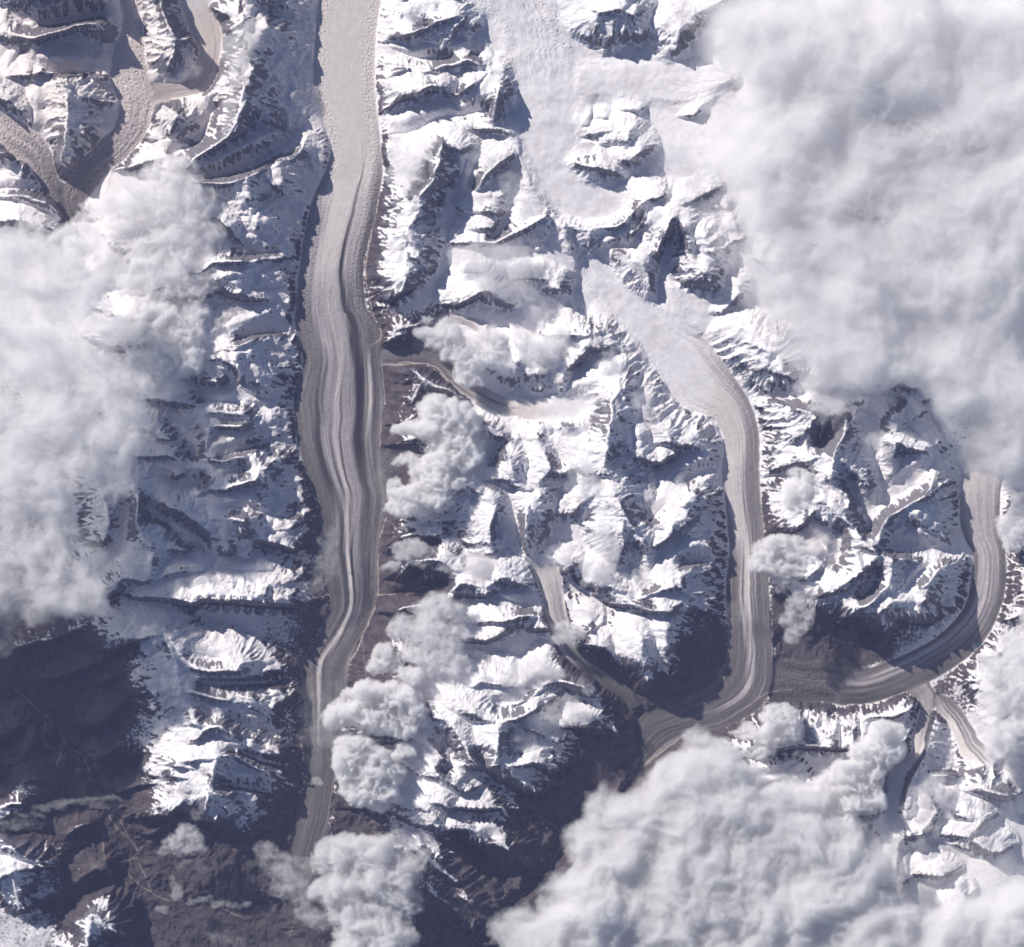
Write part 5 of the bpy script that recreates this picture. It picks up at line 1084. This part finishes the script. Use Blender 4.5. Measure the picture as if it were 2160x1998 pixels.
# --- lower centre cumulus field
cloud('broad white cloud over the snow ridge right of the widest glacier near its lower bend', 24, 13, [
    (830, 1190, 30, 22, 1.1), (860, 1180, 34, 24, 1.2), (890, 1190, 26, 18, .8), (800, 1230, 44, 26, 1.3), (850, 1230, 40, 28, 1.4), (890, 1240, 30, 22, .9), (830, 1270, 50, 26, 1.3), (880, 1275, 30, 24, .9), (780, 1210, 24, 16, .8), (860, 1300, 36, 24, .9), (900, 1300, 24, 22, .6)], k=2.4, seed=21, wl=44, group=CU)
cloud('upper cumulus head beside the foot of the widest glacier', 22, 14, [
    (745, 1280, 22, 20, 1.2), (735, 1300, 22, 16, 1.1), (755, 1262, 16, 12, .8), (770, 1300, 20, 14, .9), (800, 1320, 28, 22, 1.1), (820, 1305, 20, 16, .9), (775, 1280, 14, 10, .5)], k=3.2, seed=22, wl=26, group=CU)
cloud('dense white cumulus tower right of the foot of the widest glacier', 22, 18, [
    (720, 1345, 26, 22, 1.4), (700, 1365, 34, 26, 1.5), (730, 1380, 34, 28, 1.6), (775, 1355, 34, 26, 1.6), (800, 1375, 28, 30, 1.4), (690, 1395, 36, 24, 1.4), (740, 1410, 40, 26, 1.4), (785, 1410, 34, 26, 1.4), (665, 1385, 24, 22, 1.0), (650, 1400, 24, 24, .7), (820, 1400, 26, 24, .8), (790, 1430, 26, 12, .8)], k=3.8, seed=23, wl=38, group=CU)
cloud('brightest lower cumulus tower with rounded knobs right of the glacier foot', 22, 18, [
    (690, 1450, 34, 26, 1.6), (715, 1470, 36, 28, 1.7), (680, 1490, 30, 26, 1.5), (740, 1490, 40, 30, 1.7), (700, 1520, 36, 26, 1.6), (745, 1525, 36, 28, 1.5), (770, 1500, 24, 24, 1.2), (790, 1465, 20, 16, 1.2), (720, 1550, 34, 24, 1.3), (690, 1545, 26, 16, 1.1), (760, 1555, 22, 16, .9), (740, 1575, 26, 12, .7), (665, 1470, 16, 16, 1.0)], k=4.0, seed=24, wl=38, group=CU)
cloud('hazy cloud over the snow slope between the cumulus towers and the lower ridge', 26, 8, [
    (860, 1340, 36, 24, .7), (880, 1380, 40, 30, .5), (840, 1440, 36, 24, .5), (830, 1350, 24, 16, .6), (900, 1330, 30, 20, .5)], k=1.3, seed=25, wl=50, group=CU)
cloud('small round cloud at the bend of the thin central glacier', 20, 9, [(1105, 1228, 22, 18, 1.2), (1125, 1235, 18, 16, 1.1), (1092, 1245, 16, 12, .9), (1118, 1252, 18, 14, .9), (1085, 1222, 12, 9, .6)], k=2.8, seed=26, wl=26, group=CU)
cloud('cloud along the snow crest left of the thin central glacier bend', 26, 9, [
    (1030, 1300, 30, 16, 1.0), (1060, 1300, 26, 16, 1.1), (1010, 1310, 24, 14, .9), (1085, 1315, 18, 12, .8), (990, 1325, 30, 14, .7), (945, 1320, 14, 10, .9), (1050, 1285, 20, 12, .7), (970, 1290, 12, 10, .3)], k=2.4, seed=27, wl=30, group=CU)
cloud('soft cloud over the round snow dome above the dark lower centre slope', 28, 8, [
    (1105, 1370, 26, 18, 1.0), (1080, 1385, 26, 18, .9), (1125, 1385, 24, 16, .8), (1050, 1400, 26, 14, .7), (1100, 1405, 30, 14, .9), (1135, 1400, 18, .6), (1150, 1345, 14, 10, .8), (1135, 1330, 12, .3)], k=1.8, seed=28, wl=34, group=CU)
cloud('flat pale cloud in the snow bowl above the bottom centre valley', 24, 7, [
    (1000, 1430, 24, 18, 1.0), (1020, 1440, 26, 20, 1.0), (990, 1455, 20, 18, .8), (1040, 1425, 18, 16, .6), (1010, 1465, 26, 14, .8), (1050, 1455, 18, 12, .4)], k=2.0, seed=29, wl=34, group=CU)
# --- bottom
cloud('large soft white cloud at the bottom edge right of the glacier foot', 22, 16, [
    (660, 1650, 40, 22, 1.2), (700, 1650, 50, 26, 1.4), (740, 1660, 40, 30, 1.3), (640, 1680, 34, 26, 1.2), (690, 1700, 60, 40, 1.6), (750, 1710, 50, 40, 1.3), (790, 1700, 36, 36, .9), (700, 1760, 66, 44, 1.5), (760, 1770, 50, 40, 1.2), (800, 1760, 30, 40, .7), (720, 1820, 66, 40, 1.4), (700, 1870, 70, 40, 1.4), (780, 1830, 40, 40, .8), (640, 1740, 36, 30, .9), (780, 1640, 30, 24, .5), (820, 1670, 24, 30, .4)],
    k=2.4, seed=30, wl=60, group=BK)
cloud('hazy cloud just left of the bottom cloud, below the glacier foot', 18, 8, [
    (520, 1660, 26, 20, .8), (540, 1680, 36, 26, .9), (570, 1690, 34, 26, .8), (560, 1720, 36, 26, .9), (590, 1740, 30, 26, .9), (550, 1740, 26, 16, .6), (600, 1780, 26, 24, .8), (630, 1790, 30, 30, .7), (600, 1700, 20, .5), (500, 1680, 24, 12, .3)], k=1.7, seed=31, wl=44, group=CU)
cloud('thin cloud veil across the foot of the widest glacier', 16, 5, [
    (620, 1390, 34, 40, .7), (640, 1430, 34, 30, .8), (610, 1440, 30, 24, .6), (650, 1350, 20, 30, .5), (605, 1350, 24, 30, .4), (620, 1480, 30, 20, .3), (660, 1440, 24, 24, .7)], k=1.1, seed=32, wl=50, group=CU, rag=.3)
cloud('tiny cloud dot on the narrow foot of the widest glacier', 12, 4, [(617, 1523, 10, 8, 1.2), (624, 1529, 7, 6, .9), (606, 1530, 8, 3, .4)], k=2.6, seed=33, wl=12, step=1.0, group=CU)
cloud('wisp of cloud across the left bank of the widest glacier above its lower bend', 18, 5, [
    (648, 1040, 16, 10, .5), (640, 1060, 20, 18, .7), (640, 1090, 22, 24, .8), (630, 1120, 22, 20, .7), (615, 1145, 22, 16, .5), (600, 1090, 20, 12, .3), (655, 1110, 12, 20, .5)], k=1.6, seed=34, wl=36, group=CU, rag=.35)
cloud('round puff with two smaller ones over the brown ridge near the bottom left', 20, 8, [
    (365, 1625, 24, 20, 1.1), (380, 1640, 20, 18, 1.1), (345, 1640, 18, 14, .9), (360, 1655, 26, 14, 1.0), (330, 1645, 16, 12, .6), (395, 1655, 12, 10, .7), (322, 1660, 14, 10, .5)], k=2.3, seed=35, wl=28, group=CU)
cloud('little bright puff alone over the brown slope at the lower left', 14, 7, [(333, 1544, 13, 12, 1.5), (338, 1536, 8, 7, 1.0), (328, 1552, 7, 5, .8)], k=4.0, seed=36, wl=16, step=1.0, group=CU)
cloud('tiny faint cloud over the dark lower left slope', 14, 4, [(285, 1445, 12, 9, .9), (279, 1448, 8, 6, .5)], k=1.2, seed=61, wl=18, step=1.2, group=CU)
cloud('faint upright puff left of the brown snow streaked ridge', 18, 4, [(320, 1340, 16, 14, .8), (315, 1355, 14, 14, .8), (322, 1368, 12, 10, .6), (312, 1328, 12, .6)], k=1.3, seed=37, wl=24, group=CU)
cloud('shreds of cloud on the left flank of the brown ridge foot', 16, 5, [(360, 1560, 14, 14, .7), (372, 1575, 14, 14, .8), (385, 1590, 12, 12, .7), (365, 1548, 10, .6), (392, 1580, 10, .5), (316, 1520, 9, 6, .7), (330, 1518, 8, 5, .7)], k=1.8, seed=38, wl=20, group=CU)
cloud('small upright puffs in the bottom left valley', 10, 6, [(345, 1745, 13, 15, 1.1), (340, 1728, 10, 8, .8), (335, 1715, 8, 6, .6), (350, 1732, 8, .6), (390, 1692, 12, 10, .9), (398, 1700, 9, .7), (365, 1682, 10, 6, .5), (345, 1690, 16, 10, .3)], k=2.2, seed=39, wl=20, step=1.3, group=CU)
cloud('lone small puff left of the string of puffs in the lower left valley', 10, 5, [(315, 1775, 15, 9, 1.0), (322, 1779, 9, 6, .6)], k=1.7, seed=62, wl=18, step=1.2, group=CU)
cloud('faint cloud patch below the string of puffs in the lower left valley', 10, 4, [(440, 1830, 32, 15, .7), (470, 1842, 26, 13, .7), (415, 1826, 20, 10, .5)], k=1.3, seed=63, wl=30, step=1.4, group=CU)
cloud('string of small puffs in the dark lower left valley', 10, 5, [(372, 1760, 12, 9, .7), (405, 1755, 12, 8, .6), (420, 1765, 10, 8, .6), (440, 1763, 12, 7, .7), (462, 1770, 12, 6, .6), (480, 1765, 12, 6, .8), (389, 1757, 12, 7, .6), (452, 1767, 12, 7, .7), (430, 1764, 10, 7, .6)], k=1.7, seed=40, wl=22, step=1.3, group=CU)
cloud('long thin streak of cloud across the bottom left valley', 12, 4, [
    (20, 1608, 34, 8, .7), (60, 1592, 32, 8, .8), (95, 1576, 32, 8, .8), (130, 1567, 30, 7, .8), (165, 1563, 30, 7, .8), (200, 1560, 26, 6, .8), (225, 1556, 16, 5, .6), (-20, 1620, 30, 10, .6), (190, 1572, 16, 8, .3), (60, 1610, 36, 10, .3)], k=1.5, seed=41, wl=30, step=1.3, group=CU, rag=.3, stretch=(-.25, 4))
cloud('pale haze patch over the snow peak at the bottom left corner', 20, 4, [(10, 1800, 50, 30, .5), (50, 1830, 50, 30, .6), (0, 1840, 50, .7), (190, 1690, 16, 10, .5), (90, 1850, 40, 20, .4)], k=1.0, seed=42, wl=50, group=CU)
# --- right side, middle
cloud('white cumulus right of the middle glacier, upper head', 22, 14, [
    (1560, 930, 26, 20, 1.2), (1585, 940, 26, 22, 1.3), (1550, 955, 24, 20, 1.1), (1580, 970, 30, 22, 1.3), (1540, 975, 18, 16, .7), (1600, 960, 16, 20, 1.0), (1570, 990, 24, 14, .9), (1535, 945, 10, 8, .5)], k=3.0, seed=43, wl=34, group=CU)
cloud('white cumulus overhanging the right bank of the middle glacier', 20, 14, [
    (1490, 1070, 26, 20, 1.3), (1520, 1060, 26, 18, 1.3), (1550, 1070, 30, 24, 1.5), (1580, 1075, 26, 22, 1.2), (1475, 1100, 20, 18, 1.1), (1510, 1100, 36, 24, 1.5), (1560, 1105, 34, 24, 1.4), (1540, 1130, 34, 16, 1.1), (1590, 1100, 20, 16, .9), (1500, 1050, 14, 10, .7)], k=3.2, seed=44, wl=36, group=CU)
cloud('small thin clouds between the two cumulus heads right of the middle glacier', 22, 6, [
    (1600, 1030, 18, 22, .9), (1590, 1010, 16, 14, .7), (1610, 1050, 14, 12, .8), (1632, 1062, 9, 10, .8), (1560, 1020, 30, 14, .4), (1620, 1020, 12, 10, .5), (1620, 1100, 12, 14, .4)], k=1.8, seed=45, wl=28, group=CU)
cloud('thin cloud trailing below the cumulus on the right of the middle glacier', 24, 10, [
    (1550, 1175, 20, 22, .9), (1570, 1190, 20, 20, .9), (1540, 1210, 20, 20, .9), (1545, 1240, 18, 16, .7), (1580, 1160, 16, 14, .5), (1560, 1225, 16, 14, .6), (1520, 1150, 20, 10, .4), (1575, 1210, 12, .5)], k=2.4, seed=46, wl=30, group=CU)
cloud('faint veil across the middle glacier just above its left bend', 12, 4, [(1440, 1190, 26, 20, .7), (1460, 1205, 22, 16, .5), (1430, 1215, 22, 14, .3)], k=1.0, seed=47, wl=30, group=CU, rag=.25)
cloud('cluster of white puffs at the right edge beside the striped grey glacier', 20, 12, [
    (1975, 920, 20, 18, 1.2), (1995, 940, 20, 24, 1.2), (1985, 1010, 24, 20, 1.4), (1960, 1015, 18, 14, 1.1), (1995, 1040, 24, 24, 1.3), (1965, 1040, 20, 16, 1.1), (1975, 1065, 20, 14, 1.0), (1950, 1030, 10, 10, .7), (1990, 980, 20, .8)], k=3.0, seed=48, wl=28, group=CU)
# --- upper right bank
cloud('huge grey white cloud bank covering the whole upper right of the picture', 44, 22, [
    (1460, 20, 90, 60, .7), (1560, 40, 110, 80, 1.1), (1500, 110, 90, 60, .7), (1430, 90, 50, 40, .5), (1700, 60, 160, 120, 1.4), (1880, 80, 160, 140, 1.4), (2030, 100, 160, 1.4), (1600, 180, 150, 110, 1.4), (1480, 240, 110, 70, 1.0), (1430, 330, 80, 50, .8), (1750, 220, 160, 140, 1.5), (1900, 280, 160, 150, 1.5), (2050, 340, 160, 1.5),
    (1560, 330, 130, 110, 1.4), (1470, 390, 80, 60, 1.0), (1700, 400, 150, 130, 1.5), (1850, 450, 150, 140, 1.5), (2010, 520, 150, 1.5), (1560, 450, 110, 90, 1.2), (1510, 520, 70, 70, .9), (1640, 540, 120, 100, 1.3), (1570, 600, 80, 60, 1.0), (1760, 600, 140, 100, 1.4), (1900, 620, 130, 120, 1.5), (1680, 660, 90, 50, 1.0), (1590, 680, 60, 40, .9), (1640, 720, 60, 40, .9), (1700, 730, 60, 40, .6),
    (1800, 700, 90, 60, 1.1), (1880, 740, 80, 70, 1.2), (1960, 720, 100, 100, 1.4), (1890, 830, 60, 60, 1.1), (1960, 840, 80, 70, 1.3), (1900, 900, 46, 50, .9), (1950, 920, 40, 44, .8), (1860, 800, 40, .7), (2050, 800, 100, 1.4), (1760, 690, 40, .5)],
    k=2.0, seed=49, wl=300, warp=1.0, step=2.2, group=BK, rag=.5, bumps=.2, relief=.5, rimp=2.2, dens=mat_bank)
cloud('thin cloud fringe over the snowfield at the left rim of the upper right bank', 34, 10, [
    (1330, 20, 50, 36, .5), (1400, 60, 50, 40, .6), (1380, 150, 40, 30, .5), (1290, 270, 50, 30, .5), (1340, 300, 60, 34, .8), (1300, 330, 40, 26, .4), (1370, 350, 50, 30, .8), (1330, 380, 40, 22, .5), (1420, 280, 50, 30, .8), (1240, 300, 24, 20, .4), (1390, 200, 40, 30, .5), (1400, 420, 40, 40, .6), (1430, 490, 40, 50, .7), (1470, 570, 40, 40, .7), (1500, 640, 40, 30, .6), (1530, 690, 30, 24, .5), (1320, 440, 26, 14, .4), (1260, 410, 30, 16, .5)],
    k=1.2, seed=50, wl=60, group=BK, rag=.5)
cloud('torn lower clouds under the upper right bank between dark snow hollows', 32, 12, [
    (1560, 700, 44, 30, 1.0), (1600, 740, 40, 26, 1.1), (1570, 760, 26, 18, .7), (1620, 790, 40, 22, 1.1), (1660, 770, 30, 22, .8), (1650, 720, 30, 24, .9), (1700, 740, 34, 26, .9), (1720, 770, 40, 16, .8), (1600, 810, 34, 18, .8), (1690, 700, 40, 24, .7), (1760, 720, 34, 20, .6), (1710, 860, 26, 22, .5), (1700, 900, 24, 20, .4), (1830, 740, 24, 20, .7), (1850, 790, 20, 26, .7)], k=2.0, seed=51, wl=46, group=BK, holes=.4)
# --- lower right bank
cloud('huge bright cloud bank filling the bottom right', 38, 22, [
    (1230, 1580, 80, 50, .9), (1300, 1560, 80, 60, 1.3), (1180, 1650, 90, 60, 1.1), (1130, 1740, 80, 60, .9), (1060, 1810, 90, 50, 1.0), (1290, 1650, 120, 90, 1.5), (1220, 1750, 130, 100, 1.6), (1180, 1850, 150, 80, 1.7), (1400, 1560, 100, 80, 1.4), (1420, 1680, 130, 110, 1.6), (1360, 1800, 140, 110, 1.7), (1520, 1600, 90, 70, 1.2), (1560, 1700, 110, 90, 1.3),
    (1520, 1820, 140, 100, 1.6), (1640, 1780, 110, 90, 1.2), (1680, 1860, 130, 70, 1.4), (1620, 1640, 60, 60, .7), (1380, 1480, 60, 36, 1.0), (1440, 1500, 60, 36, .9), (1320, 1500, 50, 30, .9), (1800, 1840, 110, 60, 1.2), (1900, 1830, 120, 70, 1.3), (2000, 1800, 120, 90, 1.3), (1360, 1440, 30, 20, .6), (1700, 1690, 60, 50, .5), (1560, 1540, 60, 40, .7), (1470, 1950, 300, 120, 1.8), (1900, 1950, 240, 120, 1.6)],
    k=2.6, seed=52, wl=210, step=2.2, group=BK, rag=.5, bumps=.35, relief=.40, rimp=1.9, warp=1.0, dens=mat_low)
cloud('two white cumulus heads above the striped snow spurs at the lower right', 24, 14, [
    (1505, 1395, 26, 22, 1.4), (1530, 1400, 26, 26, 1.4), (1515, 1425, 30, 24, 1.4), (1545, 1425, 16, 22, 1.0), (1455, 1425, 22, 16, 1.1), (1480, 1435, 22, 16, 1.0), (1500, 1450, 30, 14, .8), (1435, 1430, 12, 10, .6), (1430, 1470, 26, 14, .6), (1480, 1470, 30, 16, .7)], k=3.2, seed=53, wl=30, group=CU)
cloud('tall bright cumulus left of the hook-shaped glacier', 26, 18, [
    (1715, 1425, 26, 22, 1.5), (1740, 1430, 24, 26, 1.5), (1700, 1450, 30, 24, 1.5), (1735, 1465, 30, 22, 1.5), (1680, 1470, 26, 22, 1.3), (1710, 1490, 36, 24, 1.4), (1670, 1510, 40, 28, 1.4), (1640, 1500, 30, 22, 1.1), (1620, 1530, 36, 28, 1.2), (1680, 1550, 44, 30, 1.3), (1630, 1580, 40, 30, 1.0), (1700, 1570, 26, 24, .9), (1590, 1550, 30, 24, .8), (1650, 1620, 40, 30, .8)],
    k=3.0, seed=54, wl=44, group=BK)
cloud('pale cloud between the hook-shaped glacier and the white side glacier', 26, 9, [
    (1820, 1530, 26, 18, 1.0), (1830, 1515, 18, 14, .8), (1800, 1550, 26, 20, 1.0), (1830, 1555, 22, 16, .8), (1790, 1580, 22, 14, .7), (1810, 1620, 26, 20, .6), (1790, 1650, 26, 16, .5), (1850, 1600, 18, 20, .3), (1860, 1545, 20, 10, .4)], k=1.7, seed=55, wl=34, group=CU)
cloud('bright cloud bank at the right edge below the striped glacier', 28, 16, [
    (1970, 1260, 40, 30, 1.1), (1990, 1290, 40, 30, 1.3), (1930, 1290, 26, 16, .9), (1950, 1310, 34, 22, 1.2), (1930, 1330, 26, 22, 1.2), (1980, 1350, 50, 40, 1.5), (1930, 1370, 26, 24, 1.0), (1950, 1410, 36, 34, 1.2), (1925, 1430, 20, 30, .8), (1990, 1430, 40, 40, 1.3), (1940, 1460, 30, 26, .8), (1960, 1490, 30, .5), (1905, 1395, 16, 16, .7), (2020, 1330, 60, 90, 1.5), (2020, 1220, 40, 40, .9)], k=2.6, seed=56, wl=50, group=BK)
cloud('thin milky veil over the rocky snow slopes at the right bottom edge', 32, 8, [
    (1900, 1530, 50, 20, .5), (1960, 1560, 60, 30, .5), (1940, 1620, 60, 40, .6), (1880, 1600, 40, 24, .4), (1900, 1680, 70, 40, .7), (1960, 1720, 60, 40, .9), (1850, 1700, 50, 36, .6), (1820, 1740, 50, 36, .6), (1720, 1620, 40, 40, .5), (1700, 1560, 30, 40, .4), (1900, 1760, 70, 40, .9)], k=.9, seed=57, wl=80, group=BK, rag=.4, maxa=.85)
print('clouds', round(time.time() - T0, 1))

# ------------------------------------------------------------------ small lakes
def lake(label, sheet, txt, z):
    P = smooth_path(np.vstack([pts(sheet, txt), pts(sheet, txt)[:1]]), 2)[:-1]
    n = len(P)
    import bmesh
    bm = bmesh.new()
    top = [bm.verts.new(((p[0] - 1080) * S, (999 - p[1]) * S, z)) for p in P]
    bot = [bm.verts.new(((p[0] - 1080) * S, (999 - p[1]) * S, z - 1.5)) for p in P]
    bm.faces.new(top); bm.faces.new(bot[::-1])
    for i in range(n):
        bm.faces.new((top[i], bot[i], bot[(i + 1) % n], top[(i + 1) % n]))
    bmesh.ops.recalc_face_normals(bm, faces=bm.faces)
    me = bpy.data.meshes.new('lake'); bm.to_mesh(me); bm.free()
    me.materials.append(mat_water)
    o = bpy.data.objects.new('lake', me); sc.collection.objects.link(o)
    o['label'] = label; o['category'] = 'lake'; o['kind'] = 'structure'
mat_water = bpy.data.materials.new('meltwater'); mat_water.use_nodes = True
_b = mat_water.node_tree.nodes['Principled BSDF']
_n = mat_water.node_tree.nodes.new('ShaderNodeTexNoise'); _n.inputs['Scale'].default_value = 2
_r = mat_water.node_tree.nodes.new('ShaderNodeValToRGB')
_r.color_ramp.elements[0].color = (.025, .06, .07, 1); _r.color_ramp.elements[1].color = (.04, .08, .09, 1)
mat_water.node_tree.links.new(_n.outputs[0], _r.inputs[0]); mat_water.node_tree.links.new(_r.outputs[0], _b.inputs['Base Color'])
_b.inputs['Roughness'].default_value = .3
def ground_z(p):
    return float(np.median(H[int((p[1] - Y0) / STEP) - 2:int((p[1] - Y0) / STEP) + 3, int((p[0] - X0) / STEP) - 2:int((p[0] - X0) / STEP) + 3]))
for lab, sh, tx in (('small green meltwater lake at the left bank of the widest glacier', 'D', '1716,450 1738,455 1745,475 1730,490 1714,488'),
                    ('small dark green lake at the outer bend of the striped glacier on the right', 'I', '1722,65 1765,55 1768,85 1735,100 1715,92'),
                    ('tiny green pond on the brown foot of the middle glacier', 'I', '35,460 60,455 66,480 45,495 36,485')):
    pp = pts(sh, tx)
    lake(lab, sh, tx, ground_z(pp.mean(0)) + .35)
print('done', round(time.time() - T0, 1))

# ------------------------------------------------------------------ the air between the ground and the camera
import bmesh
hz = bpy.data.materials.new('air'); hz.use_nodes = True
_N = hz.node_tree.nodes; _N.remove(_N['Principled BSDF'])
pv = _N.new('ShaderNodeVolumePrincipled'); pv.inputs['Color'].default_value = (.50, .56, 1.0, 1); pv.inputs['Density'].default_value = 3.6e-5
hz.node_tree.links.new(pv.outputs[0], _N['Material Output'].inputs['Volume'])
bm = bmesh.new(); bmesh.ops.create_cube(bm, size=1.0)
lo_, hi_ = -25.0, CAM_H + 10.0
bmesh.ops.scale(bm, vec=(1400, 1400, hi_ - lo_), verts=bm.verts); bmesh.ops.translate(bm, vec=(0, 0, (hi_ + lo_) / 2), verts=bm.verts)
me = bpy.data.meshes.new('haze'); bm.to_mesh(me); bm.free(); me.materials.append(hz)
o = bpy.data.objects.new('haze', me); sc.collection.objects.link(o)
o['label'] = 'thin blue air over the whole mountain range'; o['category'] = 'haze'; o['kind'] = 'stuff'
